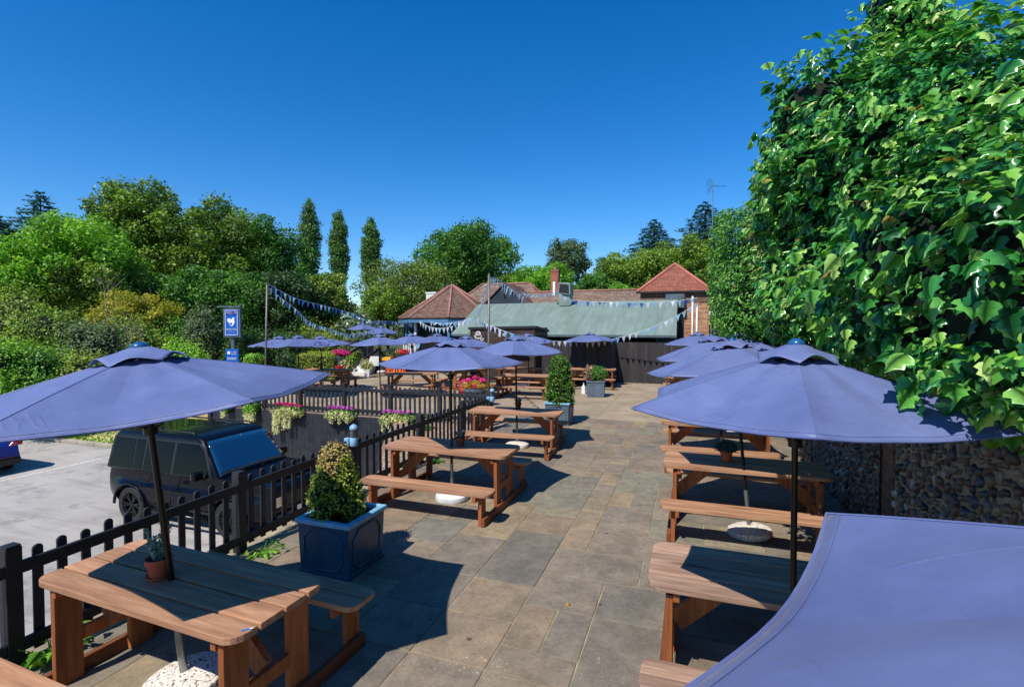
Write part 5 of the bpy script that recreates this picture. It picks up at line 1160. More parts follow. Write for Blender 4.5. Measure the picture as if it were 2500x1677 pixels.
# white lettering: a round face over the letters b u b, in photo pixels of an enlargement (2338/160 per px)
hf = lambda q: Vector((-1.50 + (q[0] - 130) / 14.6 * .0167 * 1.0, -.026, 2.41 - (q[1] - 230) / 14.6 * .0163))
strokes('painted_letters', [circ(475, 510, 100, 150, 390), circ(475, 510, 88, 150, 390), [(385, 480), (430, 440), (440, 480)], [(565, 480), (520, 440), (510, 490)], [(400, 540), (430, 570), (460, 545), (490, 570), (520, 545), (550, 565)], circ(440, 500, 18), circ(515, 500, 18),
    [(335, 550), (350, 640), (375, 700), (400, 690)], [(360, 600), (385, 620), (400, 660), (395, 710)], [(450, 650), (465, 700), (490, 720), (515, 700), (525, 645)], [(480, 640), (490, 690)], [(605, 560), (585, 640), (570, 700), (590, 760)], circ(635, 710, 55, -60, 250), circ(635, 710, 48, -60, 250)], .013, 'white', t, hf)
strokes('painted_letters', [[(1330, 450), (1310, 560), (1295, 640)], [(1390, 450), (1385, 520), (1370, 620), (1400, 640)], circ(1350, 570, 20), [(1460, 600), (1490, 500), (1560, 490), (1590, 560), (1540, 600)], circ(1520, 540, 30)], .012, 'white', t, hf)
# kiosk-side extras: collapsed blue cover
P, d, i = blobs([(0, 0, .9, .30, .3, .35), (.25, 0, 1.0, .25, .25, .25)], 10, .1)
p = at(1150, 910, 19); t = thing('folded_parasol', 'half folded blue parasol drooping behind the pink flower tub', 'parasol', (p.x, p.y, 0))
mb = MB(); nA = 36
prof = [(.04, 1.62), (.30, 1.52), (.62, 1.38), (.78, 1.2), (.72, 1.05)]
mb.add([(r * (1 + .14 * math.sin(j * PI / 3 * 1.0 + .4) * (r / .8)) * math.cos(2 * PI * j / nA), r * (1 + .14 * math.sin(j * PI / 3)) * math.sin(2 * PI * j / nA), z + .05 * math.sin(j * 1.1) * (r / .8)) for r, z in prof for j in range(nA)], [(i * nA + j, i * nA + (j + 1) % nA, (i + 1) * nA + (j + 1) % nA, (i + 1) * nA + j) for i in range(4) for j in range(nA)])
mb.build('canopy', 'fabric', t, smooth=True); mb = MB(); mb.tube([(0, 0, 0), (0, 0, 1.7)], .02, 8); mb.build('pole', 'pole', t)
# aerial
a = at(1739, 560, 24); b = at(1741, 436, 24); t = thing('tv_aerial', 'tall thin pole with a television aerial standing above the small leaved ivy', 'aerial', (a.x, a.y, 0))
mb = MB(); mb.tube([(0, 0, 0), (b.x - a.x, b.y - a.y, b.z)], .022, 6); mb.build('mast', 'steel', t)
hz = at(1745, 455, 24).z; O3 = Vector((b.x - a.x, b.y - a.y, 0)); rx = Vector((math.cos(-.34 + .2) * 1, math.sin(.34), 0)).normalized()
mb = MB(); mb.tube([O3 + Vector((0, 0, hz)) - rx * .12, O3 + Vector((0, 0, hz)) + rx * .62], .012, 5)
for k in range(7): c = O3 + Vector((0, 0, hz)) + rx * (.15 + k * .07); pv = Vector((-rx.y, rx.x, .35)).normalized(); mb.tube([c - pv * .13, c + pv * .13], .006, 4)
for s in (-1, 1):
    for k in range(4): c = O3 + Vector((0, 0, hz + s * (.06 + k * .07))) - rx * (.14 + .02 * k); pv = Vector((-rx.y, rx.x, 0)); mb.tube([c - pv * .25, c + pv * .25], .005, 4)
    for q in (-.25, .25): pv = Vector((-rx.y, rx.x, 0)) * q; mb.tube([O3 + Vector((0, 0, hz)) - rx * .12 + pv, O3 + Vector((0, 0, hz + s * .34)) - rx * .24 + pv], .006, 4)
mb.build('antenna', 'plastic', t)

# ------------------------------------------------------------------ pub sign
sd = 23.5
def signboard(name, label, x0, y0, x1, y1, d, cat='sign'):
    c = at((x0 + x1) / 2, (y0 + y1) / 2, d); W2 = (x1 - x0) * d / F_; H2 = (y1 - y0) * d / F_; t_ = thing(name, label, cat, c, .30); return t_, W2, H2, c
def blue():
    t_ = simple('sign_blue', '0a55b8', .35, var=.04); return t_
M['signblue'] = blue(); M['signdeep'] = simple('sign_deep_blue', '0a2c86', .35, var=.04)
t, W2, H2, c = signboard('pub_sign', 'tall blue and white hanging pub sign on a post, with a white animal emblem', 551, 756, 585, 820, sd)
mb = MB(); mb.box((0, 0, 0), (W2 + .16, .16, H2 + .14)); mb.build('frame', 'slate', t, bevel=.01)
mb = MB(); mb.box((-.12, 0, H2 / 2 + .13), (W2 + .42, .22, .07)); mb.build('hood', 'slate', t)
mb = MB(); mb.box((0, -.09, 0), (W2, .02, H2)); f = mb.build('panel', 'signblue', t)
mb = MB(); e = .02; y_ = -.104
for cx_, cz_, dx_, dz_ in ((0, H2 / 2 - .04, W2 - .06, e), (0, -H2 / 2 + .04, W2 - .06, e), (-W2 / 2 + .04, 0, e, H2 - .06), (W2 / 2 - .04, 0, e, H2 - .06)): mb.box((cx_, y_, cz_), (dx_, .008, dz_))
mb.build('border', 'white', f)
mb = MB(); mb.box((0, -.103, H2 * .36), (W2 - .10, .006, H2 * .16)); mb.build('heading_band', 'signdeep', f)
def glyphs(par, z, h, x0, x1, n, y=-.108, seed=0):   # short unreadable lettering, as it appears
    mb = MB(); r_ = random.Random(seed); st = (x1 - x0) / n
    for k in range(n):
        if n > 6 and k == n * 2 // 3 and seed == 1: continue
        x = x0 + st * (k + .5); mb.box((x - st * .28, y, z), (st * .16, .006, h)); 
        if r_.random() < .7: mb.box((x + st * .22, y, z), (st * .16, .006, h * r_.uniform(.6, 1)))
        if r_.random() < .8: mb.box((x, y, z + h * r_.choice((-.4, 0, .4))), (st * .5, .006, h * .18))
    mb.build('lettering', 'white', par)
glyphs(f, H2 * .39, H2 * .05, -W2 * .34, W2 * .40, 8, seed=1); glyphs(f, H2 * .325, H2 * .02, -W2 * .3, W2 * .15, 9, seed=2)
glyphs(f, -H2 * .25, H2 * .065, -W2 * .37, W2 * .40, 9, seed=3); glyphs(f, -H2 * .34, H2 * .02, -W2 * .26, W2 * .28, 14, seed=4); glyphs(f, -H2 * .42, H2 * .016, -W2 * .24, W2 * .26, 16, seed=5)
em = [(250, 390), (290, 355), (340, 375), (385, 390), (385, 345), (455, 340), (455, 380), (435, 395), (465, 450), (440, 500), (410, 560), (370, 575), (335, 555), (305, 490), (255, 435)]
q_ = W2 / 380
mb = MB(); mb.prism([((a - 365) * q_, (480 - b) * q_) for a, b in em], 0, .01, fn=lambda v: Vector((v[0], -.102 - v[2], v[1]))); mb.build('emblem', 'white', f)
mb = MB(); mb.prism([((a - 365) * q_, (480 - b) * q_) for a, b in circ(357, 508, 32, n=12)[:-1]], 0, .006, fn=lambda v: Vector((v[0], -.112 - v[2], v[1]))); mb.build('emblem_eyelet', 'signblue', f)
mb = MB(); mb.box((-.02, .06, -c.z / 2 - H2 / 4 - .3), (.15, .15, c.z + .6 - H2 / 2 + .5)); mb.build('post', 'slate', t)
t, W2, H2, c = signboard('direction_sign', 'smaller blue sign with white symbols low on the same post', 551, 852, 583, 886, sd - .3)
mb = MB(); mb.box((0, 0, 0), (W2, .05, H2)); f = mb.build('panel', 'signblue', t, bevel=.01)
mb = MB(); mb.prism(rounded(-W2 * .34, -W2 * .12, H2 * .12, H2 * .34, .04, {'ll', 'lr', 'ur', 'ul'}), 0, .01, fn=lambda v: Vector((v[0], -.03 - v[2], v[1]))); mb.build('emblem', 'white', f)
glyphs(f, H2 * .28, H2 * .10, -W2 * .04, W2 * .34, 3, -.032, 6); glyphs(f, H2 * .13, H2 * .10, -W2 * .04, W2 * .34, 3, -.032, 7); glyphs(f, -H2 * .18, H2 * .2, -W2 * .36, W2 * .36, 6, -.032, 8)
# small hazard bollard, shed, white car roof behind the hedge
p = at(517, 870, 25); t = thing('bollard', 'white and yellow marker bollard behind the near parasol', 'bollard', (p.x, p.y, -1.0)); k = 25 / F_
mb = MB(); mb.box((0, 0, 1 + p.z + .05), (.16, .16, 1.2 + p.z)); mb.build('post', 'slate', t)
mb = MB(); mb.box((-.04, -.085, 1 + at(517, 853, 25).z), (.15, .02, .30)); mb.build('white_panel', 'white', t); mb = MB(); mb.box((-.02, -.085, 1 + at(517, 863, 25).z), (.15, .02, .10)); mb.build('yellow_panel', 'plate', t)
p = at(447, 838, 30); t = thing('garden_shed', 'small brown shed with a grey felt roof under the trees, left of the sign', 'shed', (p.x, p.y, -1.2), .2)
mb = MB(); mb.box((0, 0, .75 + p.z / 2 + .1), (1.3, 1.6, 1.5 + p.z)); mb.build('wall', simple('shed_boards', '7a6a4c', .8), t)
zt_ = 1.2 + at(447, 826, 30).z; mb = MB(); mb.prism([(-.72, .16), (.85, -.12), (.85, -.04), (-.72, .24)], -.9, .9, fn=lambda v: Vector((v[0], v[2], zt_ + v[1]))); mb.build('roof', simple('grey_felt', '626b78', .8), t)
p = at(492, 824, 34); mb = MB(); mb.prism([(-.9, 0), (.95, 0), (.7, .10), (.2, .17), (-.5, .16)], -.8, .8, fn=lambda v: Vector((v[0], v[2], v[1]))); mb.box((0, 0, -1.0), (2.2, 1.6, 1.6)); tag(mb.build('white_van', 'white', None, bevel=.03, loc=p), 'white van roof showing above the bushes beside the shed', 'van')

# ------------------------------------------------------------------ steps, deck and clutter by the veranda
def pbox(mb, x0, y0, x1, y1, d, dep, O=Vector((0, 0, 0))):
    c = at((x0 + x1) / 2, (y0 + y1) / 2, d); W2 = (x1 - x0) * d / F_; H2 = (y1 - y0) * d / F_
    f = Vector((-math.sin(.34), math.cos(.34), 0)); mb.box(c + f * dep / 2 - O, (W2, dep, H2), .34); return c
t = thing('garden_steps', 'white painted steps rising to the raised deck between black handrails', 'steps', at(872, 917, 25)); O = Vector(t.location)
for k, (x0, y0, x1, y1) in enumerate(((855, 908.5, 893, 917.5), (863, 901, 899, 909), (871, 893.5, 905, 902), (879, 886, 911, 895), (885, 878, 917, 888))):
    mb = MB(); pbox(mb, x0, y0, x1, y1, 25 + k * .30, 1.8 - .3 * k, O); mb.build('step', 'white', t, bevel=.01)
for a, b, d in (((845, 867), (887, 842), 24.8), ((884, 880), (929, 849), 24.4)):
    mb = MB(); mb.beam(at(*a, d) - O, at(*b, d + 1) - O, .09, .11); mb.build('handrail', 'black_wood', t)
for x, y0, y1, d in ((897, 843, 893, 25), (927, 849, 898, 25), (886, 860, 885, 24.6), (846, 866, 915, 24.8)):
    mb = MB(); pbox(mb, x - 2.5, y0, x + 2.5, y1, d, .1, O); mb.build('post', 'black_wood', t)
t = thing('raised_deck', 'raised dark deck with upright boards and a few white balusters', 'deck', at(940, 900, 28)); O = Vector(t.location)
mb = MB(); pbox(mb, 905, 862, 1110, 925, 26.6, 5, O); mb.build('platform', 'black_wood2', t)
mb = MB(); 
for k in range(22): pbox(mb, 820 + k * 4.2, 832, 823.6 + k * 4.2, 900, 27.5 + rs.uniform(0, .02), .03, O)
mb.build('boarding', 'stain', t)
for k in range(8): mb = MB(); pbox(mb, 984 + k * 4, 836, 986 + k * 4, 860, 26.5, .05, O); mb.build('baluster', 'white', t)
mb = MB(); pbox(mb, 1000, 838, 1006, 880, 26.4, .15, O); mb.build('post', 'white', t)
mb = MB(); pbox(mb, 903, 870, 925, 893, 25.9, .1, O); mb.build('white_riser', 'white', t)
# blue crest and door beside the veranda
p = at(1020, 845, 26.3); mb = MB(); mb.prism([(-.12, .12), (-.12, -.02), (0, -.16), (.12, -.02), (.12, .12)], 0, .02, fn=lambda v: Vector((v[0], v[2], v[1]))); tag(mb.build('shield_sign', 'flag_t', None, loc=p), 'small pale blue shield sign on the dark wall above the parasol', 'sign')
def pshrub(name, label, px0, py0, px1, py1, d, mat, size=.05, n=1500, cat='shrub', core=.6, group=None, nb=7, mat2=None):
    c = at((px0 + px1) / 2, (py0 + py1) / 2, d); W2 = (px1 - px0) * d / F_; H2 = (py1 - py0) * d / F_
    bl = [(rs.uniform(-.28, .28) * W2, rs.uniform(-.2, .2) * W2, H2 / 2 + rs.uniform(-.22, .22) * H2, W2 * rs.uniform(.22, .34), W2 * rs.uniform(.22, .34), H2 * rs.uniform(.22, .36)) for _ in range(nb)]
    return shrub(name, label, cat, c.x, c.y, c.z - H2 / 2, bl, n, size, mat, core=core, fill=.6, group=group)
def ppot(name, label, px0, py0, px1, py1, d, mat, square=True):
    c = at((px0 + px1) / 2, py1, d); W2 = (px1 - px0) * d / F_ / 2; H2 = (py1 - py0) * d / F_; mb = MB()
    mb.lathe([(W2 * .72, 0), (W2 * .98, H2 * .92), (W2 * 1.06, H2 * .93), (W2 * 1.06, H2), (W2 * .85, H2), (W2 * .8, H2 * .8), (.001, H2 * .8)], 4 if square else 20)
    o = mb.build(name, mat, None, bevel=.01, loc=c); o.rotation_euler = (0, 0, .34 + PI / 4); tag(o, label, 'planter'); return o
ppot('white_pot', 'tall white square pot at the foot of the white steps', 887, 901, 907, 920, 24.2, 'white'); pshrub('variegated_shrub', 'grey green variegated shrub in the tall white pot', 880, 874, 913, 906, 24.2, 'leaf_cream', .05, 1600)
ppot('metal_planter', 'large slate planter of bright pink flowers by the hedge', 806, 870, 840, 908, 23.5, 'planter_grey')
c = pshrub('pink_flowers', 'bank of bright pink flowers in the large slate planter', 807, 853, 858, 870, 23.5, 'petal_pink', .05, 2600, 'flowers', core=.4, nb=9)
pshrub('potted_shrub', 'leafy cream edged plant left of the steps', 820, 876, 866, 916, 23.2, 'leaf_cream', .06, 1500); pshrub('potted_shrub', 'green leafy plant above the cream edged one', 836, 868, 868, 890, 23.4, 'leaf_light', .06, 1200)
pshrub('potted_shrub', 'yellowish plant behind the first handrail', 853, 851, 884, 880, 25.6, 'leaf_olive', .06, 1400); ppot('red_pot', 'small coral red pot beside the hedge end table', 818, 893, 838, 904, 22.6, 'petal_red', False)
pshrub('flower_bank', 'green and white flower bank right of the second handrail', 940, 848, 985, 872, 25.2, 'leaf_cream', .06, 1800); pshrub('red_flowers', 'row of vivid red flowers beneath the far parasol rim', 970, 853, 1003, 864, 25.0, 'petal_red', .05, 1600, 'flowers', core=.4)
pshrub('dark_shrub', 'dark green shrub beside the flower bank', 930, 855, 955, 876, 25.4, 'leaf_deep', .06, 1200)
t = thing('banner', 'red banner with yellow lettering behind the far picnic table', 'banner', at(966, 904, 21.5), .34); k = 21.5 / F_
mb = MB(); mb.box((0, 0, 0), (48 * k, .03, 20 * k)); mb.build('cloth', simple('red_banner', 'c4261c', .6, var=.05), t); mb = MB()
for q in range(6): x = (-17 + q * 7) * k; mb.beam((x - 2 * k, -.03, 5 * k), (x, -.03, -5 * k), .05, .02); mb.beam((x + 2 * k, -.03, 5 * k), (x, -.03, -5 * k), .05, .02) if q % 2 == 0 else mb.beam((x + 2 * k, -.03, 5 * k), (x + 2 * k, -.03, -5 * k), .05, .02)
mb.build('lettering', simple('banner_yellow', 'e8a01c', .6), t)
p = at(948, 876, 24.5); mb = MB(); mb.box((0, 0, 0), (.36, .2, .18)); mb.box((-.24, 0, -.02), (.14, .2, .14)); tag(mb.build('window_box', simple('yellow_box', 'd99a1c', .6), None, bevel=.02, loc=p), 'yellow painted trough below the green and white flower bank', 'planter')
p = onz(787, 901, .75); p = at(784, 903, 20.2); mb = MB(); mb.lathe([(.05, 0), (.05, .16), (.02, .24), (.018, .34), (.001, .34)], 12); tag(mb.build('bottle', 'plastic', None, smooth=True, loc=(p.x, p.y, .752)), 'dark bottle standing on the picnic table by the hedge', 'bottle')
for px, lb in ((1276, 'white box on the bench behind the leafy cone'),): 
    p = at(px, 931, 18.3); mb = MB(); mb.box((0, 0, .06), (.36, .2, .12)); tag(mb.build('box', 'white', None, bevel=.01, loc=(p.x, p.y, .25)), lb, 'box')

# clipped hedge
def hedge(name, label, pa, pb, dep, h, z0, mat, n, size, cat='hedge'):
    a, b = Vector(pa), Vector(pb); L = (b - a).length; ang = math.atan2(b.y - a.y, b.x - a.x); t_ = thing(name, label, cat, (a.x, a.y, z0), ang)
    P = []; N = []
    for k, (ar, ax) in enumerate(((L * h, 'f'), (L * dep, 't'), (dep * h, 'l'), (dep * h, 'r'), (L * h, 'b'))):
        m_ = int(n * ar / (2 * L * h + L * dep + 2 * dep * h)); u_, v_ = rng.random(m_), rng.random(m_); o_ = np.ones(m_); w0 = .05 * rng.random(m_) - .02
        p_, nn = {'f': (np.c_[u_ * L, -w0, v_ * h], (0, -1, .2)), 't': (np.c_[u_ * L, v_ * dep, h + w0], (0, 0, 1)), 'l': (np.c_[-w0, u_ * dep, v_ * h], (-1, 0, .2)), 'r': (np.c_[L + w0, u_ * dep, v_ * h], (1, 0, .2)), 'b': (np.c_[u_ * L, dep + w0, v_ * h], (0, 1, .2))}[ax]
        P.append(p_); N.append(np.tile(nn, (m_, 1)))
    P = np.concatenate(P); N = np.concatenate(N); P += .06 * np.c_[fn3(P, 3), fn3(P, 3, 2), fn3(P, 3, 4)]
    k = len(P); leafmesh('foliage', mat, P, N + rdir(k) * .8, rdir(k), size * (.6 + .8 * rng.random(k)), LEAF_D, None, t_)
    mb = MB(); mb.box((L / 2, dep / 2, h / 2 - .03), (L - .1, dep - .1, h - .08)); mb.build('shade_core', 'core', t_); return t_
a = at(722, 890, 22.5); b = at(812, 890, 22.8); hedge('clipped_hedge', 'clipped yellow green box hedge behind the bunting pole parasols', (a.x, a.y), (b.x, b.y), 3.4, 1.12, 0, 'leaf_box', 16000, .05)
pshrub('round_bush', 'bright green round bush in front of the lower blue sign', 588, 858, 646, 900, 21, 'leaf_light', .07, 2200); pshrub('round_bush', 'dark domed bush next to the clipped hedge end', 660, 862, 724, 915, 21.8, 'leaf_dark', .07, 2200)

# ------------------------------------------------------------------ trees
def crown(kind, W2, D2, H2, nb):
    bl = []
    if kind == 'round':
        for k in range(nb):
            zf_ = 1 - 2 * (k + .5) / nb; a = k * 2.39996 + rs.uniform(-.3, .3); q = math.sqrt(1 - zf_ * zf_); r = rs.uniform(.62, .88); b_ = rs.uniform(.18, .30)
            bl.append((q * math.cos(a) * W2 * r, q * math.sin(a) * D2 * r, (zf_ * r * .98) * H2, W2 * b_, D2 * b_, min(H2, W2) * b_ * .85))
        bl += [(0, 0, 0, W2 * .55, D2 * .55, H2 * .6)] * 3
    if kind == 'poplar':
        for k in range(nb):
            h = (k + .5) / nb; r = math.sin(PI * min(1, h * .86 + .12)) ** .6; bl.append((rs.uniform(-.16, .16) * W2, rs.uniform(-.16, .16) * D2, (h * 2 - 1) * H2 * .94, W2 * r * rs.uniform(.62, .80), D2 * r * .7, H2 * 3.2 / nb))
    return bl
def tree(name, label, px, ptop, pbot, wpx, d, mat, kind='round', n=9000, size=.22, nb=26, z0=0, bark='bark', group='trees beyond the terrace', dense=.45, lean=0, core=0, yw=1.0, cat='tree'):
    top = at(px, ptop, d); bot = at(px, pbot, d); W2 = wpx * d / F_ / 2; H2 = (top.z - bot.z) / 2; zc = (top.z + bot.z) / 2
    t_ = thing(name, label, cat, (top.x, top.y, z0), rs.uniform(0, 6), group=group); zc -= z0
    n = int(n * 1.9); size *= .74; bl = [(b[0], b[1], b[2] + zc, b[3], b[4], b[5]) for b in crown(kind, W2, W2 * yw, H2, nb)]
    P, dd, i = blobs(bl, n, dense)
    P += dd * (rng.random(len(P)) ** 5 * .22 * W2 * .5)[:, None]
    P += .12 * W2 * .5 * np.c_[fn3(P, 1.3), fn3(P, 1.3, 2), fn3(P, 1.3, 4)]
    g = fn3(P, 4.2 / max(.6, W2 * .18), 3); keep = g > -.62; P, dd, i = P[keep], dd[keep], i[keep]; k = len(P)
    tone = rng.random(len(bl)) * .36 + .32; rnd = np.clip(tone[i] + .18 * rng.normal(size=k), 0, 1)
    leafmesh('crown', mat, P, dd * .7 + rdir(k) + [0, 0, .5], rdir(k), size * (.55 + .9 * rng.random(k)), LEAF_D if kind != 'x' else LEAF_Q, rnd, t_)
    mb = MB(); tr = max(.10, W2 * .055); hb = max(.3, zc - H2 * .55)
    pts = [(0, 0, -.3), (tr * .5, 0, hb * .5), (tr * lean, tr * .4, hb), (tr * lean * .5, 0, zc + H2 * .55)]; mb.tube(pts, [tr * 1.15, tr * .9, tr * .7, tr * .18], 9)
    for q in range(min(12, len(bl))):
        b = bl[q]; s_ = Vector(pts[2]) * (.75 + .03 * q); e = Vector(b[:3]); m2 = s_.lerp(e, .55) + Vector((rs.uniform(-.1, .1) * W2, rs.uniform(-.1, .1) * W2, -.08 * H2)); mb.tube([s_, m2, e], [tr * .42, tr * .26, tr * .06], 6)
    mb.build('trunk', bark, t_, smooth=True)
    return t_
def conifer(name, label, px, ptop, pbot, wpx, d, mat='leaf_blue', n=7000, z0=0, size=.30, group='trees beyond the terrace'):
    top = at(px, ptop, d); bot = at(px, pbot, d); W2 = wpx * d / F_ / 2; t_ = thing(name, label, 'tree', (top.x, top.y, z0), group=group); H = top.z - z0; h0 = bot.z - z0; PP = []; UU = []; mb = MB(); mb.tube([(0, 0, -.3), (0, 0, H * .5), (0, 0, H)], [W2 * .10, W2 * .06, .02], 8)
    nt = 15
    for k in range(nt):
        s = (k + .3) / nt; z = H - (H - h0) * s ** 1.05; r = W2 * (s ** .8) * rs.uniform(.72, 1.08); nbz = 6 + k // 2
        for q in range(nbz):
            a = 2 * PI * q / nbz + rs.uniform(-.3, .3) + k; rr_ = r * rs.uniform(.7, 1.1); dz = -.16 * rr_ + (.10 * rr_); e = Vector((rr_ * math.cos(a), rr_ * math.sin(a), z + dz)); mb.tube([(0, 0, z), e * .55 + Vector((0, 0, z * .45 + .03 * rr_)), e], [.04, .02, .006], 4, False)
            m_ = int(n * rr_ / (W2 * nt * 6.2)) + 4; f = rng.random(m_) ** .7; side = rng.normal(size=m_) * .13 * rr_ * (1.1 - f * .6)
            PP.append(np.c_[f * e.x - side * math.sin(a), f * e.y + side * math.cos(a), z + dz * f * f - .10 * rng.random(m_) * rr_ * .5]); UU.append(np.tile((math.cos(a), math.sin(a), -.45), (m_, 1)))
    P = np.concatenate(PP); U = np.concatenate(UU); k = len(P); leafmesh('crown', mat, P, np.tile((0, 0, 1.), (k, 1)) + rdir(k) * .6, U + rdir(k) * .5, size * (.5 + .8 * rng.random(k)), (LEAF_D[0] * [.7, 1, 1], LEAF_D[1]), None, t_); mb.build('trunk', 'bark', t_)
    return t_
LG = -1.9
# left woodland, front to back
tree('oak_tree', 'big open crowned oak with a bent dark trunk, highest in the left woodland', 335, 428, 700, 235, 33, 'leaf_oak', n=17000, z0=LG, nb=34, lean=2.5, size=.24)
tree('oak_tree', 'broad oak right of the highest oak in the left woodland', 520, 465, 800, 230, 34, 'leaf_oak', n=17000, z0=LG, nb=36, size=.24)
tree('oak_tree', 'dark oak ending the left woodland beside the first poplar', 668, 505, 860, 210, 36, 'leaf_deep', n=15000, z0=LG, nb=34, size=.24)
tree('maple_tree', 'bright green spreading tree at the left, below the spruce tip', 180, 515, 760, 280, 27, 'leaf_light', n=17000, z0=LG, nb=34, size=.20)
tree('maple_tree', 'bright green tree cut by the left edge of the view', 20, 560, 820, 240, 25, 'leaf_light', n=14000, z0=LG, nb=32, size=.19)
tree('oak_tree', 'mid green tree filling the gap behind the bright left tree', 250, 520, 800, 200, 38, 'leaf_oak', n=11000, z0=LG, nb=28)
tree('ash_tree', 'green tree behind the broad oak, between oak and dark oak', 600, 500, 800, 190, 42, 'leaf_olive', n=10000, z0=LG, nb=28)
tree('ash_tree', 'olive tree behind the highest oak, right side', 430, 500, 820, 200, 42, 'leaf_oak', n=11000, z0=LG, nb=28)
conifer('spruce_tree', 'dark spruce tip rising above the left trees', 98, 468, 640, 250, 44, z0=LG, n=8000)
conifer('spruce_tree', 'dark spruce with long side branches at the left edge', -40, 500, 620, 260, 30, z0=LG, n=4500)
tree('maple_tree', 'yellow green tree with golden patches left of the first poplar foot', 790, 652, 810, 130, 33, 'leaf_olive', n=9000, z0=LG, nb=24, size=.2)
tree('golden_shrub', 'golden yellow shrubby tree low in the left woodland', 330, 700, 850, 190, 25, 'leaf_gold', n=9000, z0=LG, nb=26, size=.15, cat='shrub')
tree('maple_tree', 'dark lower tree behind the pub sign', 560, 640, 870, 230, 30, 'leaf_deep', n=12000, z0=LG, nb=32, size=.2)
tree('maple_tree', 'dark lower tree behind the left bunting pole', 700, 640, 860, 190, 31, 'leaf_dark', n=11000, z0=LG, nb=30, size=.2)
tree('maple_tree', 'dark shaded tree low between the golden shrub and the sign', 450, 640, 860, 190, 29, 'leaf_deep', n=11000, z0=LG, nb=30, size=.19)
tree('maple_tree', 'green tree low in the woodland above the golden shrub', 250, 620, 800, 240, 27, 'leaf_oak', n=12000, z0=LG, nb=30, size=.18)
for i, (px, y0, y1, w_, d, mt, lb) in enumerate(((40, 690, 880, 170, 21, 'leaf_olive', 'olive bush at the left edge above the near parasol'), (150, 740, 900, 190, 21, 'leaf_oak', 'dark bush in front of the bright left tree'), (235, 775, 905, 120, 20, 'leaf_grey', 'grey green bush left of the near parasol cap'),
        (20, 820, 960, 150, 18, 'leaf_light', 'light green bush low at the left edge'), (110, 850, 960, 150, 18.5, 'leaf_deep', 'dark bush just above the near parasol canopy'), (200, 855, 960, 130, 19, 'leaf_olive', 'yellowish bush left of the near parasol cap'),
        (340, 770, 900, 170, 23, 'leaf_oak', 'bush behind the near parasol cap'), (455, 815, 900, 90, 22, 'leaf_light', 'bright lime bush right of the near parasol cap'), (495, 745, 870, 90, 24.5, 'leaf_grey', 'feathery grey shrub with pale stems left of the sign'),
        (410, 760, 880, 120, 25, 'leaf_deep', 'dark bush left of the shed'), (600, 790, 890, 110, 25, 'leaf_dark', 'dark shrub right of the pub sign'), (690, 790, 890, 140, 26, 'leaf_dark', 'dark shrub behind the clipped hedge'), (780, 780, 880, 120, 27.5, 'leaf_olive', 'shrub behind the far left parasols'), (60, 760, 900, 150, 23, 'leaf_gold', 'golden patched bush at the far left'))):
    pshrub('bush', lb, px - w_ / 2, y0, px + w_ / 2, y1 + 40, d, mt, .085, 12000, 'bush', core=.45, group='bushes at the woodland edge', nb=14)
tree('maple_tree', 'green tree at the far left, beyond the edge of the view', -170, 560, 820, 260, 26, 'leaf_oak', n=9000, z0=LG, nb=30, size=.22)
tree('oak_tree', 'second green tree beyond the left edge of the view', -420, 540, 820, 300, 27, 'leaf_oak', n=9000, z0=LG, nb=30, size=.24)
# bare twiggy stems
for px, y0, y1, d, lb in ((262, 660, 860, 22, 'thin pale bare stem standing before the golden shrub'), (150, 800, 860, 20.5, 'tangle of bare grey twigs over the bushes at the left'), (325, 770, 850, 21, 'short forked bare stem right of the tangle of twigs')):
    a = at(px, y1, d); b = at(px, y0, d); t = thing('bare_branch', lb, 'branch', a); H = b.z - a.z; mb = MB()
    def grow(p, dr, L, r, lv):
        e = p + dr * L; mb.tube([p, p.lerp(e, .5) + Vector((rs.uniform(-.05, .05), 0, rs.uniform(-.05, .05))) * L, e], [r, r * .8, r * .5], 4, False)
        if lv:
            for _ in range(3): grow(p.lerp(e, rs.uniform(.4, 1)), (dr + Vector((rs.uniform(-.9, .9), rs.uniform(-.5, .5), rs.uniform(-.3, .6)))).normalized(), L * .62, r * .55, lv - 1)
    if 'tangle' in lb:
        for q in range(6): grow(Vector((rs.uniform(-.6, .9), 0, 0)), Vector((rs.uniform(-1, 1), 0, rs.uniform(.1, .7))).normalized(), .8, .014, 3)
    else: grow(Vector((0, 0, 0)), Vector((0, 0, 1)), H * .6, .022, 3)
    mb.build('stem', 'bark_pale', t)
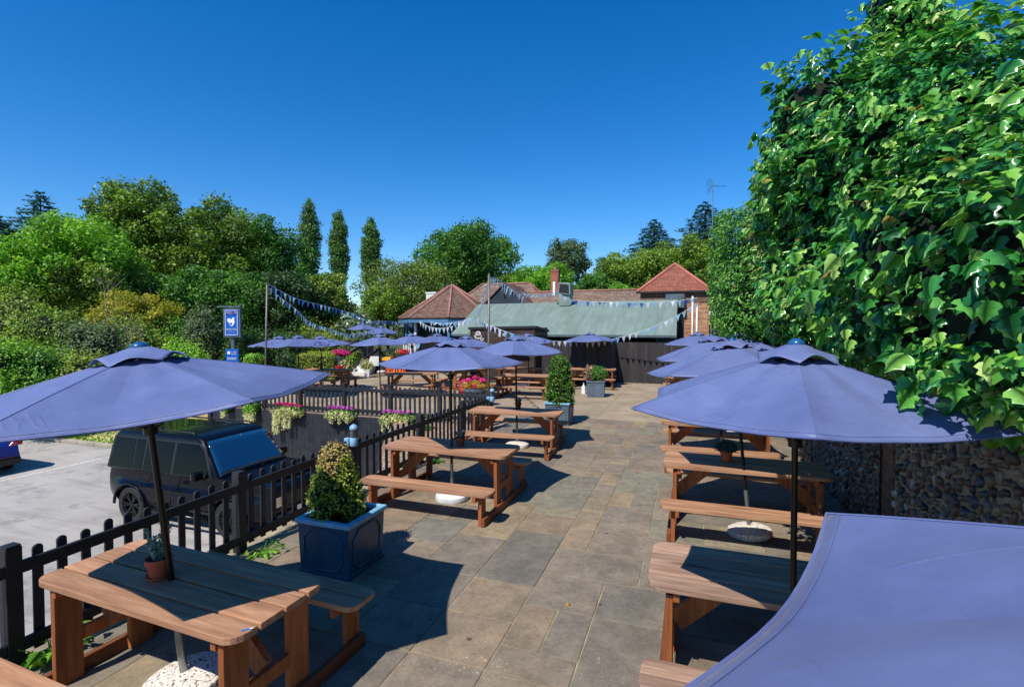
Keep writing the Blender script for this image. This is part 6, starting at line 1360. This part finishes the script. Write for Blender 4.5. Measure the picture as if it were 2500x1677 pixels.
# poplars, middle and right background
for px, yt, w_, lb in ((752, 484, 78, 'first lombardy poplar beside the left woodland, widest of three'), (826, 511, 66, 'middle one of the three slim poplars'), (905, 529, 64, 'right one of the three slim poplars')):
    tree('poplar_tree', lb, px, yt, 700, w_, 62, 'leaf_poplar', 'poplar', n=10000, size=.26, nb=30, yw=1, dense=.7, group='slim poplars against the sky')
tree('maple_tree', 'green tree right of the third poplar, behind the white chimney', 990, 618, 800, 240, 43, 'leaf_olive', n=15000, nb=36, size=.2)
tree('maple_tree', 'lower green tree in front of the white chimney', 945, 690, 800, 130, 40, 'leaf_oak', n=8000, nb=24, size=.18)
tree('oak_tree', 'large round deep green oak behind the pavilion roof', 1140, 536, 730, 250, 52, 'leaf_deep', n=22000, nb=44, size=.30)
tree('maple_tree', 'light green tree left of the brick chimney', 1330, 640, 760, 180, 42, 'leaf_light', n=9000, nb=28, size=.22)
tree('maple_tree', 'small green tree right of the large round oak', 1265, 660, 750, 110, 44, 'leaf_oak', n=7000, nb=22, size=.22)
tree('birch_tree', 'airy grey green tree standing alone behind the brick chimney', 1388, 572, 705, 125, 60, 'leaf_grey', n=6500, nb=30, size=.30, dense=.8)
tree('oak_tree', 'dark tree behind the cowl', 1455, 665, 760, 110, 46, 'leaf_deep', n=7000, nb=24, size=.24)
tree('oak_tree', 'round tree left of the pair behind the red tower roof', 1505, 612, 760, 130, 48, 'leaf_oak', n=10000, nb=28, size=.26)
tree('oak_tree', 'round tree directly behind the red tower roof', 1605, 592, 760, 160, 46, 'leaf_oak', n=12000, nb=32, size=.26)
tree('oak_tree', 'tall tree between the red tower roof and the ivy', 1705, 570, 760, 170, 42, 'leaf_oak', n=12000, nb=32, size=.24)
conifer('cedar_tree', 'dark cedar top above the round trees', 1597, 536, 650, 220, 60, z0=0, n=9000, size=.34)
conifer('cedar_tree', 'dark cedar behind the aerial pole', 1722, 492, 640, 240, 55, z0=0, n=9000, size=.34)
tree('bright_shrub', 'row of bright yellow green shrubs above the low tiled roof', 1512, 688, 740, 110, 38, 'leaf_light', n=5000, nb=16, size=.16, yw=.5, cat='shrub')
tree('maple_tree', 'green tree filling behind the main roof ridge', 1230, 670, 760, 160, 50, 'leaf_oak', n=8000, nb=22, size=.26)
# far wood seen only through the gaps
mbx = []
for k in range(60): a = -1.25 + 1.75 * k / 60; d = 95 + 12 * math.sin(k * 1.7); mbx.append((d * math.sin(a), d * math.cos(a), 2.5 + 1.2 * math.sin(k * 2.3), 4.5, 4, 4.2))
P, dd, i = blobs(mbx, 26000, .3); k = len(P); tag(leafmesh('far_wood', 'leaf_grey', P, dd + rdir(k) * .6 + [0, 0, .3], rdir(k), .6 + .5 * rng.random(k), LEAF_D), 'distant line of woodland glimpsed through the gaps between nearer trees', 'wood', kind='stuff')
